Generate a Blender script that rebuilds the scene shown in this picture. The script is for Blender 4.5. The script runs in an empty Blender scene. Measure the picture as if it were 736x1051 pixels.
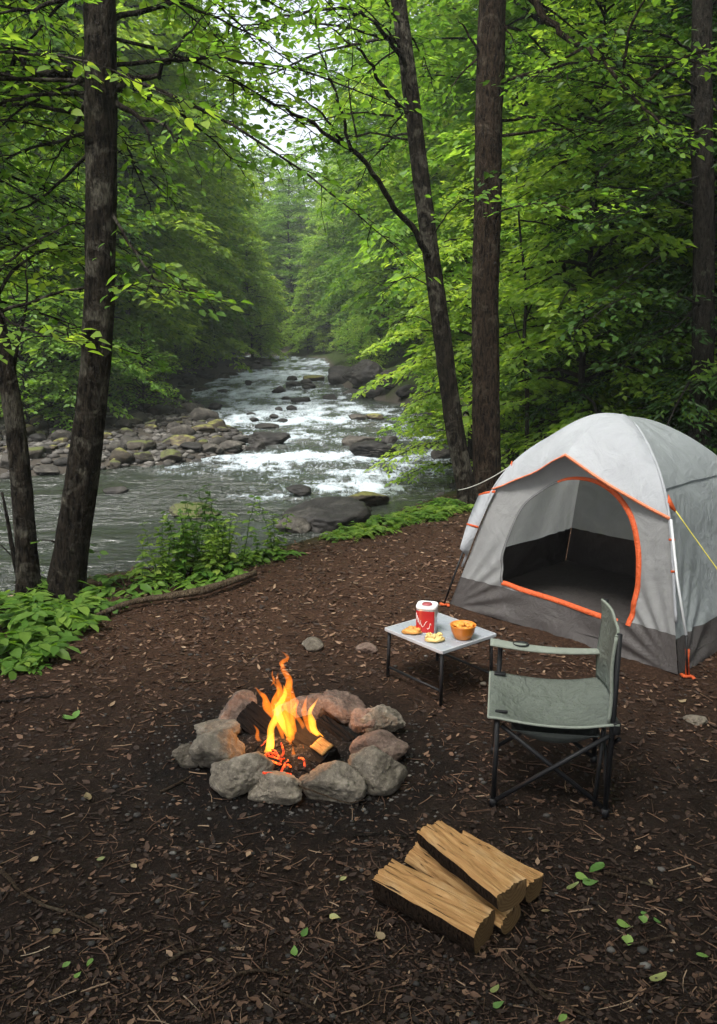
import bpy, math, random
import numpy as np
from mathutils import Vector, Matrix
R = math.radians
sc = bpy.context.scene
COL = sc.collection

# ------------------------------------------------------------------ camera
CAMH, FPX, PITCH = 1.85, 850.0, R(12.0)
cd = bpy.data.cameras.new('camera'); cam = bpy.data.objects.new('camera', cd); COL.objects.link(cam)
cd.sensor_fit = 'VERTICAL'; cd.sensor_height = 36.0; cd.lens = FPX / 1051 * 36.0
cd.clip_start = 0.05; cd.clip_end = 600
cam.location = (0, 0, CAMH); cam.rotation_euler = (R(90) - PITCH, 0, 0)
sc.camera = cam

# ------------------------------------------------------------------ sky, sun, exposure
SUN_EL, SUN_AZ = R(60), R(-150)           # high, from up the river
w = bpy.data.worlds.new('World'); sc.world = w; w.use_nodes = True
nt = w.node_tree; nt.nodes.clear()
sky = nt.nodes.new('ShaderNodeTexSky'); sky.sky_type = 'NISHITA'; sky.sun_disc = False
sky.sun_elevation = SUN_EL; sky.sun_rotation = SUN_AZ; sky.dust_density = 4.0; sky.ozone_density = 1.0
hs = nt.nodes.new('ShaderNodeHueSaturation'); hs.inputs['Saturation'].default_value = 0.36
bg = nt.nodes.new('ShaderNodeBackground'); bg.inputs[1].default_value = 0.145
wo = nt.nodes.new('ShaderNodeOutputWorld')
nt.links.new(sky.outputs[0], hs.inputs['Color']); nt.links.new(hs.outputs[0], bg.inputs[0]); nt.links.new(bg.outputs[0], wo.inputs[0])
sd = bpy.data.lights.new('sun', 'SUN'); sd.energy = 3.0; sd.angle = R(25); sd.color = (1.0, 0.97, 0.92)
sun = bpy.data.objects.new('sun', sd); COL.objects.link(sun)
sdir = Vector((math.sin(SUN_AZ) * math.cos(SUN_EL), math.cos(SUN_AZ) * math.cos(SUN_EL), math.sin(SUN_EL)))
sun.rotation_euler = sdir.to_track_quat('Z', 'Y').to_euler(); sun.location = (0, 0, 40)
vs = sc.view_settings
vs.view_transform = 'Standard'; vs.look = 'None'; vs.gamma = 1.0; vs.use_curve_mapping = False; vs.exposure = 1.4
cy = sc.cycles
cy.max_bounces = 7; cy.diffuse_bounces = 4; cy.glossy_bounces = 2; cy.transmission_bounces = 4
cy.transparent_max_bounces = 6; cy.volume_bounces = 0
cy.caustics_reflective = False; cy.caustics_refractive = False
cy.use_denoising = True; cy.sample_clamp_indirect = 6.0
cy.use_adaptive_sampling = True; cy.adaptive_threshold = 0.012

# ------------------------------------------------------------------ projection of photograph points onto real planes
CP, SP = math.cos(PITCH), math.sin(PITCH)
def ray(u, v):
    x = (u - 368) / FPX; y = (525.5 - v) / FPX
    return Vector((x, CP + y * SP, -SP + y * CP))
def G(u, v, z=0.0):
    d = ray(u, v); t = (z - CAMH) / d.z
    return Vector((0, 0, CAMH)) + d * t
def D(u, v, Y):
    d = ray(u, v)
    return Vector((0, 0, CAMH)) + d * (Y / d.y)

# ------------------------------------------------------------------ numpy noise
def _h(ix, iy, iz, s):
    n = (ix * 374761393 + iy * 668265263 + iz * 2147483647 + s * 1274126177) & 0xFFFFFFFF
    n = ((n ^ (n >> 13)) * 1274126177) & 0xFFFFFFFF
    n = n ^ (n >> 16)
    return (n & 0xFFFFFF) / float(0xFFFFFF)
def vn(x, y, z=None, s=0):
    x = np.asarray(x, float); y = np.asarray(y, float); z = np.zeros_like(x) if z is None else np.asarray(z, float)
    ix, iy, iz = np.floor(x).astype(np.int64), np.floor(y).astype(np.int64), np.floor(z).astype(np.int64)
    fx, fy, fz = x - ix, y - iy, z - iz
    fx, fy, fz = [f * f * (3 - 2 * f) for f in (fx, fy, fz)]
    o = 0
    for a in (0, 1):
        for b in (0, 1):
            for c in (0, 1):
                o = o + _h(ix + a, iy + b, iz + c, s) * (fx if a else 1 - fx) * (fy if b else 1 - fy) * (fz if c else 1 - fz)
    return o
def fbm(x, y, z=None, s=0, o=4):
    t, a, n = 0, 1.0, 0
    f = 1.0
    for k in range(o):
        t = t + a * vn(np.asarray(x) * f, np.asarray(y) * f, None if z is None else np.asarray(z) * f, s + k * 17); n += a
        a *= 0.5; f *= 2.03
    return t / n
def sstep(a, b, x):
    t = np.clip((np.asarray(x, float) - a) / (b - a), 0, 1); return t * t * (3 - 2 * t)

# ------------------------------------------------------------------ mesh helpers
def tagp(o, label=None, cat=None, group=None, kind=None):
    if label: o['label'] = label
    if cat: o['category'] = cat
    if group: o['group'] = group
    if kind: o['kind'] = kind
    return o
def link(name, me, mat=None, parent=None, loc=None, rz=0):
    o = bpy.data.objects.new(name, me); COL.objects.link(o)
    if me is not None and mat is not None and not me.materials:
        for m in (mat if isinstance(mat, (list, tuple)) else [mat]): me.materials.append(m)
    if parent is not None: o.parent = parent
    if loc is not None: o.location = loc
    if rz: o.rotation_euler = (0, 0, rz)
    return o
def empty(name, loc, label, cat, group=None, rz=0):
    o = bpy.data.objects.new(name, None); COL.objects.link(o); o.location = loc; o.rotation_euler = (0, 0, rz)
    o.empty_display_size = 0.1
    return tagp(o, label, cat, group)
def np_mesh(name, V, F, smooth=True, attrs=None):
    V = np.asarray(V, np.float32); F = np.asarray(F, np.int32); k = F.shape[1]
    me = bpy.data.meshes.new(name)
    me.vertices.add(len(V)); me.vertices.foreach_set('co', V.ravel())
    me.loops.add(F.size); me.loops.foreach_set('vertex_index', F.ravel())
    me.polygons.add(len(F)); me.polygons.foreach_set('loop_start', np.arange(0, F.size, k, dtype=np.int32))
    me.polygons.foreach_set('loop_total', np.full(len(F), k, np.int32))
    if smooth: me.polygons.foreach_set('use_smooth', np.ones(len(F), bool))
    for an, av in (attrs or {}).items():
        a = me.attributes.new(an, 'FLOAT', 'POINT'); a.data.foreach_set('value', np.asarray(av, np.float32))
    me.update(calc_edges=True)
    return me
class MB:
    def __init__(s): s.v, s.f, s.m = [], [], []
    def add(s, v, f, mi=0):
        n = len(s.v); s.v += [tuple(p) for p in v]; s.f += [tuple(i + n for i in q) for q in f]; s.m += [mi] * len(f); return s
    def box(s, c, size, ax=None, mi=0):
        c = Vector(c); hx, hy, hz = [k / 2 for k in size]
        X, Y, Z = ax or (Vector((1, 0, 0)), Vector((0, 1, 0)), Vector((0, 0, 1)))
        v = [c + X * (i * hx) + Y * (j * hy) + Z * (k * hz) for i in (-1, 1) for j in (-1, 1) for k in (-1, 1)]
        return s.add(v, [(0, 1, 3, 2), (4, 6, 7, 5), (0, 4, 5, 1), (2, 3, 7, 6), (0, 2, 6, 4), (1, 5, 7, 3)], mi)
    def tube(s, pts, rad, n=8, cap=True, mi=0, rough=0.0, flat=1.0, seed=0, up=None):
        pts = [Vector(p) for p in pts]
        if not isinstance(rad, (list, tuple, np.ndarray)): rad = [rad] * len(pts)
        rg = random.Random(seed)
        t0 = (pts[1] - pts[0]).normalized()
        a = Vector(up) if up else (Vector((1, 0, 0)) if abs(t0.x) < 0.8 else Vector((0, 1, 0)))
        a = (a - t0 * a.dot(t0)).normalized(); v = []
        for i, p in enumerate(pts):
            t = (pts[min(i + 1, len(pts) - 1)] - pts[max(i - 1, 0)]).normalized()
            a = (a - t * a.dot(t)).normalized(); b = t.cross(a)
            for k in range(n):
                an = 2 * math.pi * k / n
                r = rad[i] * (1 + (rg.uniform(-rough, rough) if rough else 0))
                v.append(p + a * (math.cos(an) * r) + b * (math.sin(an) * r * flat))
        f = [(i * n + k, i * n + (k + 1) % n, (i + 1) * n + (k + 1) % n, (i + 1) * n + k) for i in range(len(pts) - 1) for k in range(n)]
        if cap: f += [tuple(range(n - 1, -1, -1)), tuple(range((len(pts) - 1) * n, len(pts) * n))]
        return s.add(v, f, mi)
    def grid(s, rows, mi=0, closed=False):
        n = len(rows[0]); v = [p for r in rows for p in r]
        m = n if closed else n - 1
        f = [(i * n + k, i * n + (k + 1) % n, (i + 1) * n + (k + 1) % n, (i + 1) * n + k) for i in range(len(rows) - 1) for k in range(m)]
        return s.add(v, f, mi)
    def mesh(s, name, smooth=True):
        me = bpy.data.meshes.new(name); me.from_pydata(s.v, [], s.f); me.update()
        if smooth: me.polygons.foreach_set('use_smooth', np.ones(len(me.polygons), bool))
        if any(s.m): me.polygons.foreach_set('material_index', np.array(s.m, np.int32))
        return me
    def build(s, name, mat, parent=None, smooth=True, loc=None, bevel=0, solid=0):
        o = link(name, s.mesh(name, smooth), mat, parent, loc)
        if solid:
            md = o.modifiers.new('thick', 'SOLIDIFY'); md.thickness = solid; md.offset = 0
        if bevel:
            md = o.modifiers.new('edge', 'BEVEL'); md.width = bevel; md.segments = 2; md.limit_method = 'ANGLE'
        return o
def catmull(pts, n):
    P = [Vector(p) for p in pts]; P = [P[0] * 2 - P[1]] + P + [P[-1] * 2 - P[-2]]
    out = []
    for i in range(1, len(P) - 2):
        for k in range(n):
            t = k / n; a, b, c, d = P[i - 1:i + 3]
            out.append(0.5 * ((2 * b) + (c - a) * t + (2 * a - 5 * b + 4 * c - d) * t * t + (3 * b - a - 3 * c + d) * t ** 3))
    out.append(P[-2]); return out

# ------------------------------------------------------------------ materials
class NT:
    def __init__(s, name):
        s.m = bpy.data.materials.new(name); s.m.use_nodes = True; s.t = s.m.node_tree; s.t.nodes.clear()
        s.out = s.n('ShaderNodeOutputMaterial')
    def n(s, typ, **kw):
        x = s.t.nodes.new(typ)
        for k, v in kw.items(): setattr(x, k, v)
        return x
    def l(s, a, b): s.t.links.new(a, b)
    def setin(s, node, **kw):
        for k, v in kw.items():
            k = k.replace('_', ' ')
            if hasattr(v, 'is_output'): s.l(v, node.inputs[k])
            else: node.inputs[k].default_value = v
        return node
    def coord(s, kind='Object', scale=None):
        c = s.n('ShaderNodeTexCoord').outputs[kind]
        if scale:
            mp = s.n('ShaderNodeMapping'); mp.inputs['Scale'].default_value = scale; s.l(c, mp.inputs[0]); return mp.outputs[0]
        return c
    def pos(s, scale=None):
        c = s.n('ShaderNodeNewGeometry').outputs['Position']
        if scale:
            mp = s.n('ShaderNodeMapping'); mp.inputs['Scale'].default_value = scale; s.l(c, mp.inputs[0]); return mp.outputs[0]
        return c
    def noise(s, vec, scale, detail=4, rough=0.55, dist=0.0):
        x = s.n('ShaderNodeTexNoise'); s.l(vec, x.inputs['Vector'])
        x.inputs['Scale'].default_value = scale; x.inputs['Detail'].default_value = detail
        x.inputs['Roughness'].default_value = rough; x.inputs['Distortion'].default_value = dist
        return x.outputs[0]
    def ramp(s, fac, stops, interp='LINEAR'):
        x = s.n('ShaderNodeValToRGB'); e = x.color_ramp.elements; x.color_ramp.interpolation = interp
        while len(e) < len(stops): e.new(0.5)
        for i, (p, c) in enumerate(stops):
            e[i].position = p; e[i].color = (c, c, c, 1) if isinstance(c, (int, float)) else (*c, 1)
        s.l(fac, x.inputs[0]); return x.outputs[0]
    def mix(s, fac, a, b, mode='MIX'):
        x = s.n('ShaderNodeMix', data_type='RGBA', blend_type=mode)
        for i, v in ((0, fac), (6, a), (7, b)):
            if hasattr(v, 'is_output'): s.l(v, x.inputs[i])
            elif isinstance(v, (int, float)): x.inputs[i].default_value = v if i == 0 else (v, v, v, 1)
            else: x.inputs[i].default_value = (*v, 1)
        return x.outputs[2]
    def math(s, op, a, b=0.0, clamp=False):
        x = s.n('ShaderNodeMath', operation=op); x.use_clamp = clamp
        for i, v in enumerate((a, b)):
            if hasattr(v, 'is_output'): s.l(v, x.inputs[i])
            else: x.inputs[i].default_value = v
        return x.outputs[0]
    def attr(s, name): return s.n('ShaderNodeAttribute', attribute_name=name).outputs['Fac']
    def rnd(s): return s.n('ShaderNodeObjectInfo').outputs['Random']
    def bump(s, h, strength=0.3, dist=0.01, nrm=None):
        x = s.n('ShaderNodeBump'); x.inputs['Strength'].default_value = strength; x.inputs['Distance'].default_value = dist
        s.l(h, x.inputs['Height'])
        if nrm: s.l(nrm, x.inputs['Normal'])
        return x.outputs[0]
    def bsdf(s, col, rough=0.7, nrm=None, spec=0.4, metal=0.0, **kw):
        b = s.n('ShaderNodeBsdfPrincipled')
        if hasattr(col, 'is_output'): s.l(col, b.inputs['Base Color'])
        else: b.inputs['Base Color'].default_value = (*col, 1)
        if hasattr(rough, 'is_output'): s.l(rough, b.inputs['Roughness'])
        else: b.inputs['Roughness'].default_value = rough
        b.inputs['Specular IOR Level'].default_value = spec; b.inputs['Metallic'].default_value = metal
        if nrm: s.l(nrm, b.inputs['Normal'])
        return b
    def done(s, sh):
        s.l(sh.outputs[0] if hasattr(sh, 'outputs') else sh, s.out.inputs[0]); return s.m

def leaf_mat(name, c0, c1, c2, trans, tmix=0.52, rough=0.45):
    n = NT(name); t = n.attr('tint'); r = n.rnd()
    col = n.ramp(t, [(0.0, c0), (0.55, c1), (1.0, c2)])
    h = n.n('ShaderNodeHueSaturation'); n.l(col, h.inputs['Color'])
    n.l(n.math('ADD', n.math('MULTIPLY', r, 0.5), 0.75), h.inputs['Value'])
    n.l(n.math('ADD', n.math('MULTIPLY', r, -0.035), 0.515), h.inputs['Hue'])
    b = n.bsdf(h.outputs[0], rough, spec=0.2)
    tr = n.n('ShaderNodeBsdfTranslucent')
    tc = n.mix(1.0, h.outputs[0], trans, 'MULTIPLY'); n.l(tc, tr.inputs[0])
    m = n.n('ShaderNodeMixShader'); m.inputs[0].default_value = tmix
    n.l(b.outputs[0], m.inputs[1]); n.l(tr.outputs[0], m.inputs[2])
    return n.done(m)
M = {}
M['leaf_beech'] = leaf_mat('beech leaf', (0.044, 0.106, 0.016), (0.090, 0.178, 0.028), (0.168, 0.270, 0.046), (2.4, 2.3, 1.1))
M['leaf_maple'] = leaf_mat('maple leaf', (0.050, 0.110, 0.016), (0.096, 0.182, 0.028), (0.170, 0.258, 0.046), (2.4, 2.25, 1.0))
M['leaf_dark'] = leaf_mat('hemlock needle', (0.010, 0.034, 0.008), (0.024, 0.062, 0.012), (0.050, 0.100, 0.018), (1.6, 1.8, 0.8), 0.3)
M['leaf_plant'] = leaf_mat('plant leaf', (0.050, 0.110, 0.016), (0.092, 0.178, 0.028), (0.155, 0.235, 0.045), (1.9, 2.0, 0.7), 0.4)
M['leaf_fallen'] = leaf_mat('fallen green leaf', (0.13, 0.22, 0.05), (0.20, 0.30, 0.08), (0.30, 0.38, 0.14), (1, 1, 1), 0.1)

def bark_mat(name, c0, c1, lich, lamt, sc_=1.0):
    n = NT(name); p = n.pos((6 * sc_, 6 * sc_, 1.6 * sc_)); q = n.pos()
    a = n.noise(p, 4, 6, 0.65, 0.6); b = n.noise(q, 5.5, 4, 0.6, 0.8); c = n.noise(n.pos((30, 30, 8)), 3, 3)
    m2 = n.noise(n.pos((14 * sc_, 14 * sc_, 3.5 * sc_)), 3.2, 4, 0.7, 0.4)
    col = n.ramp(n.math('ADD', n.math('MULTIPLY', a, 0.6), n.math('MULTIPLY', m2, 0.4)), [(0.36, c0), (0.62, c1)])
    col = n.mix(n.ramp(m2, [(0.38, 0.85), (0.5, 0.0)]), col, tuple(k * 0.5 for k in c0))
    lm = n.ramp(b, [(0.60 - lamt, 0.0), (0.68 - lamt * 0.8, 1.0)])
    lm2 = n.math('MULTIPLY', lm, n.ramp(c, [(0.35, 0.2), (0.6, 0.85)]))
    col = n.mix(lm2, col, lich)
    h = n.math('ADD', n.math('MULTIPLY', a, 0.6), n.math('ADD', m2, n.math('MULTIPLY', c, 0.3)))
    return n.done(n.bsdf(col, 0.9, n.bump(h, 1.0, 0.07), spec=0.08))
M['bark_birch'] = bark_mat('mottled bark', (0.006, 0.005, 0.004), (0.034, 0.027, 0.020), (0.105, 0.096, 0.076), 0.10)
M['bark_brown'] = bark_mat('brown ridged bark', (0.007, 0.005, 0.004), (0.050, 0.034, 0.023), (0.095, 0.078, 0.058), 0.04)
M['bark_far'] = bark_mat('far bark', (0.014, 0.012, 0.010), (0.040, 0.034, 0.028), (0.08, 0.08, 0.06), 0.0)
M['twig'] = bark_mat('twig bark', (0.012, 0.010, 0.008), (0.030, 0.024, 0.019), (0.05, 0.05, 0.04), -0.1)

def rock_mat(name, c0, c1, c2, moss=0.0, rough=0.85, mosscol=(0.06, 0.075, 0.015), bscale=1.0, spec=0.3):
    n = NT(name); p = n.coord('Object'); r = n.rnd()
    off = n.n('ShaderNodeVectorMath', operation='ADD'); n.l(p, off.inputs[0])
    cmb = n.n('ShaderNodeCombineXYZ')
    for i in range(3): n.l(n.math('MULTIPLY', r, 37.0 + 11 * i), cmb.inputs[i])
    n.l(cmb.outputs[0], off.inputs[1]); v = off.outputs[0]
    a = n.noise(v, 3.5 * bscale, 6, 0.65, 0.5); b = n.noise(v, 14 * bscale, 5, 0.7); c = n.noise(v, 60 * bscale, 3, 0.7)
    col = n.ramp(a, [(0.30, c0), (0.5, c1), (0.72, c2)])
    col = n.mix(n.ramp(b, [(0.42, 0.55), (0.62, 0.0)]), col, tuple(k * 0.45 for k in c0))
    col = n.mix(n.ramp(c, [(0.60, 0.0), (0.72, 0.5)]), col, tuple(min(1, k * 1.5) for k in c2))
    hsv = n.n('ShaderNodeHueSaturation'); n.l(col, hsv.inputs['Color']); n.l(n.math('ADD', n.math('MULTIPLY', r, 0.6), 0.7), hsv.inputs['Value'])
    col = hsv.outputs[0]
    if moss:
        g = n.n('ShaderNodeNewGeometry'); sx = n.n('ShaderNodeSeparateXYZ'); n.l(g.outputs['Normal'], sx.inputs[0])
        k = n.math('ADD', n.math('MULTIPLY', sx.outputs[2], 0.5), n.math('MULTIPLY', a, 0.9))
        col = n.mix(n.ramp(k, [(0.95 - moss * 0.45, 0.0), (1.12 - moss * 0.45, 0.9)]), col, n.mix(b, mosscol, tuple(q * 1.8 for q in mosscol)))
    h = n.math('ADD', n.math('MULTIPLY', a, 1.0), n.math('ADD', n.math('MULTIPLY', b, 0.5), n.math('MULTIPLY', c, 0.15)))
    return n.done(n.bsdf(col, rough, n.bump(h, 0.8, 0.035), spec=spec))
M['rock_fire'] = rock_mat('fire ring stone', (0.090, 0.074, 0.056), (0.155, 0.132, 0.102), (0.27, 0.236, 0.19), bscale=2.2)
M['rock_red'] = rock_mat('reddish stone', (0.10, 0.062, 0.047), (0.155, 0.108, 0.085), (0.24, 0.185, 0.15), bscale=2.2)
M['rock_bar'] = rock_mat('bar stone', (0.022, 0.019, 0.016), (0.045, 0.040, 0.033), (0.105, 0.095, 0.080), bscale=1.2)
M['rock_wet'] = rock_mat('wet boulder', (0.012, 0.011, 0.010), (0.024, 0.022, 0.020), (0.055, 0.05, 0.044), rough=0.6, spec=0.2)
M['rock_moss'] = rock_mat('mossy boulder', (0.022, 0.018, 0.013), (0.040, 0.034, 0.026), (0.08, 0.07, 0.052), moss=0.55, mosscol=(0.040, 0.046, 0.012))
M['rock_brown'] = rock_mat('tan boulder', (0.028, 0.022, 0.014), (0.052, 0.041, 0.026), (0.098, 0.078, 0.05), moss=0.35, mosscol=(0.085, 0.085, 0.02))

def plain(name, col, rough=0.6, spec=0.4, metal=0.0, var=0.12, bs=40, bst=0.15, bd=0.002):
    n = NT(name); p = n.coord('Object'); a = n.noise(p, bs, 4); b = n.noise(p, 6, 4)
    c = n.mix(n.ramp(b, [(0.3, 0.0), (0.7, 1.0)]), tuple(k * (1 - var) for k in col), tuple(min(1, k * (1 + var)) for k in col))
    rr = n.math('ADD', n.math('MULTIPLY', a, 0.2), rough - 0.1)
    return n.done(n.bsdf(c, rr, n.bump(a, bst, bd), spec=spec, metal=metal))

# ================================================================== TERRAIN AND RIVER
def zw(y):
    return -0.70 + np.clip((np.asarray(y, float) - 11) / 51, 0, 2.2) * 0.65
def Gw(u, v):
    z = -0.7
    for _ in range(12):
        p = G(u, v, z); z = 0.6 * z + 0.4 * float(zw(p.y))
    return p
CREST_PX = [(-330, 690), (-150, 648), (0, 617), (60, 600), (130, 588), (200, 577), (290, 562), (380, 537), (450, 513), (500, 505), (560, 500)]
crest = [G(u, v, 0) for u, v in CREST_PX]
CX = np.array([-60.0] + [p.x for p in crest] + [40.0]); CYv = np.array([3.2] + [p.y for p in crest] + [crest[-1].y + 0.3])
def ycrest(x): return np.interp(x, CX, CYv)
near = []
for i, p in enumerate(crest[:-2]):
    a, b = crest[max(i - 1, 0)], crest[min(i + 1, len(crest) - 1)]
    t = (b - a); nrm = Vector((-t.y, t.x, 0)).normalized()
    near.append((p + nrm * 0.95).to_2d())
right_px = [(492, 492), (505, 470), (500, 458), (478, 443), (455, 432), (430, 418), (385, 410), (352, 397), (342, 386), (336, 374), (331, 368)]
left_px = [(288, 369), (270, 377), (238, 384), (212, 393), (196, 404), (206, 418), (228, 436), (262, 452), (236, 466), (180, 476), (100, 482), (0, 492), (-200, 508)]
farL = [Gw(u, v).to_2d() for u, v in left_px]; farR = [Gw(u, v).to_2d() for u, v in right_px]
bend = [Vector((farR[-1].x - 2.0, farR[-1].y + 5)), Vector((farR[-1].x - 9, farR[-1].y + 8)), Vector((farR[-1].x - 10, farR[-1].y + 3))]
poly = [Vector((-60, 5.2))] + near + farR + bend + farL + [Vector((-60, 15))]
PX = np.array([p.x for p in poly]); PY = np.array([p.y for p in poly])
def sdist(x, y):
    x = np.asarray(x, float).ravel(); y = np.asarray(y, float).ravel()
    best = np.full(x.shape, 1e9); ins = np.zeros(x.shape, bool)
    n = len(PX)
    for i in range(n):
        ax, ay, bx, by = PX[i], PY[i], PX[(i + 1) % n], PY[(i + 1) % n]
        ex, ey = bx - ax, by - ay; L = ex * ex + ey * ey
        t = np.clip(((x - ax) * ex + (y - ay) * ey) / L, 0, 1)
        best = np.minimum(best, (x - ax - t * ex) ** 2 + (y - ay - t * ey) ** 2)
        c = ((ay > y) != (by > y)); xi = (bx - ax) * (y - ay) / (by - ay + 1e-12) + ax
        ins ^= c & (x < xi)
    d = np.sqrt(best); return np.where(ins, -d, d)
XCY = np.array([0, 14, 20, 30, 62, 90.0]); XCX = np.array([1.5, 1.2, -0.6, -2.4, -4.8, -8.0])
def terr(x, y, detail=True):
    sh = np.shape(x); x = np.asarray(x, float).ravel(); y = np.asarray(y, float).ravel()
    d = sdist(x, y); W = zw(y)
    wob = fbm(x * 0.35, y * 0.35, None, 5, 3) - 0.5
    left = (x < np.interp(y, XCY, XCX)) & (y > ycrest(x) + 0.4)
    dd = np.clip(d + wob * 2.0 * sstep(1, 4, d), 0, None)
    zl = W + 0.10 * sstep(0, 0.5, dd) + 0.055 * np.minimum(dd, 6) + 0.40 * np.clip(dd - 6, 0, None) + 0.05 * sstep(2, 5, dd)
    hill = sstep(9.5, 15, y) + sstep(5.5, 12, x) * 0.8
    zr = W + (0 - W) * sstep(0, 0.95, dd) + hill * (0.36 * np.clip(dd - 1.5, 0, None))
    zr = zr + 0.25 * sstep(14, 20, y) * sstep(0, 0.8, dd)
    # the far bend is backed by a rising hillside
    z = np.where(left, zl, zr)
    z = np.where(d < 0, W - np.minimum(0.55, 0.35 * (-d) + 0.02), z)
    if detail:
        camp = (1 - sstep(8, 14, y)) * sstep(0.2, 1.0, np.where(d > 0, d, 0))
        z = z + camp * ((fbm(x * 1.1, y * 1.1, None, 9, 3) - 0.5) * 0.07 + (fbm(x * 7, y * 7, None, 3, 4) - 0.5) * 0.030 + (fbm(x * 26, y * 26, None, 8, 2) - 0.5) * 0.012)
        z = z + (1 - camp) * np.where(d > 0, 1, 0.4) * (fbm(x * 1.3, y * 1.3, None, 21, 4) - 0.5) * np.where(left & (d < 6), 0.20, 0.35) * sstep(0, 1.0, np.abs(d))
    return z.reshape(sh)
def tz(x, y): return float(terr(np.array([x]), np.array([y]))[0])
def hit(u, v):
    d = ray(u, v); t = np.arange(1.5, 120, 0.1); px, py, pz = d.x * t, d.y * t, CAMH + d.z * t
    under = np.nonzero(terr(px, py, False) > pz)[0]
    i = under[0] if len(under) else len(t) - 1
    return Vector((px[i], py[i], tz(px[i], py[i])))

def spaced(a, b, step, lo, hi, g=1.12):
    core = list(np.arange(a, b + 1e-6, step)); s = step; q = core[-1]
    up = []
    while q < hi: s = min(s * g, 2.5); q += s; up.append(q)
    s = step; q = core[0]; dn = []
    while q > lo: s = min(s * g, 2.5); q -= s; dn.append(q)
    return np.array(dn[::-1] + core + up)
gx = spaced(-2.6, 2.6, 0.028, -88, 88, 1.07); gy = spaced(1.9, 6.4, 0.028, -10, 132, 1.045)
X, Y = np.meshgrid(gx, gy); Z = terr(X, Y)
ny, nx = X.shape
idx = np.arange(nx * ny).reshape(ny, nx)
F = np.stack([idx[:-1, :-1], idx[:-1, 1:], idx[1:, 1:], idx[1:, :-1]], -1).reshape(-1, 4)
V = np.stack([X, Y, Z], -1).reshape(-1, 3)
dgrid = sdist(X, Y)
campm = (1 - sstep(7.5, 11.5, Y.ravel())) * sstep(0.5, 1.3, dgrid) * (1 - sstep(4.5, 8, np.abs(X.ravel())))
barm = ((X < np.interp(Y, XCY, XCX)) & (Y > ycrest(X) + 0.4)).ravel() * (1 - sstep(4.5, 6.5, dgrid)) + (dgrid < 0.35)
def ground_mat():
    n = NT('forest soil'); p = n.pos()
    cm, bm = n.attr('camp'), n.attr('bar')
    a = n.noise(p, 1.3, 5, 0.6, 0.4); b = n.noise(p, 9, 6, 0.7, 0.3); c = n.noise(p, 55, 5, 0.75); e = n.noise(p, 160, 3, 0.7)
    soil = n.ramp(b, [(0.25, (0.007, 0.0054, 0.0044)), (0.5, (0.015, 0.0112, 0.0090)), (0.75, (0.028, 0.0200, 0.0155))])
    chips = n.ramp(c, [(0.30, (0.016, 0.010, 0.0075)), (0.52, (0.050, 0.027, 0.017)), (0.70, (0.095, 0.053, 0.034)), (0.82, (0.17, 0.105, 0.07))])
    # trampled dark earth round the fire, dry chips towards the bank
    sx = n.n('ShaderNodeSeparateXYZ'); n.l(p, sx.inputs[0])
    yb = n.ramp(n.math('MULTIPLY', n.math('ADD', sx.outputs[1], n.math('MULTIPLY', a, 1.6)), 0.1), [(0.40, 0.10), (0.56, 0.95)])
    soil = n.mix(n.ramp(c, [(0.55, 0.0), (0.72, 0.7)]), soil, (0.050, 0.036, 0.026))
    soil = n.mix(n.ramp(e, [(0.66, 0.0), (0.75, 0.6)]), soil, (0.11, 0.085, 0.065))
    campc = n.mix(yb, soil, chips)
    ds = n.n('ShaderNodeVectorMath', operation='DISTANCE'); n.l(p, ds.inputs[0]); ds.inputs[1].default_value = (G(303, 772).x, G(303, 772).y, 0)
    soot = n.ramp(n.math('ADD', ds.outputs['Value'], n.math('MULTIPLY', n.math('SUBTRACT', b, 0.5), 0.7)), [(0.48, 1.0), (0.86, 0.0)])
    campc = n.mix(n.math('MULTIPLY', soot, 0.75), campc, n.mix(n.ramp(e, [(0.60, 0.0), (0.75, 0.6)]), (0.0075, 0.0068, 0.0064), (0.05, 0.047, 0.044)))
    wood = n.ramp(b, [(0.3, (0.014, 0.014, 0.007)), (0.5, (0.024, 0.034, 0.009)), (0.7, (0.03, 0.055, 0.012))])
    bar = n.ramp(c, [(0.3, (0.022, 0.019, 0.015)), (0.55, (0.055, 0.048, 0.040)), (0.75, (0.12, 0.11, 0.09))])
    col = n.mix(cm, wood, campc); col = n.mix(bm, col, bar)
    h = n.math('ADD', n.math('ADD', n.math('MULTIPLY', b, 0.6), n.math('MULTIPLY', c, 0.6)), n.math('MULTIPLY', e, 0.25))
    return n.done(n.bsdf(col, 0.88, n.bump(h, 1.0, 0.03), spec=0.06))
gm = np_mesh('ground', V, F, True, {'camp': campm, 'bar': np.clip(barm, 0, 1)})
ground = tagp(link('ground', gm, ground_mat()), 'dark trodden earth of the camp and wooded valley slopes', None, None, 'structure')

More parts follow.
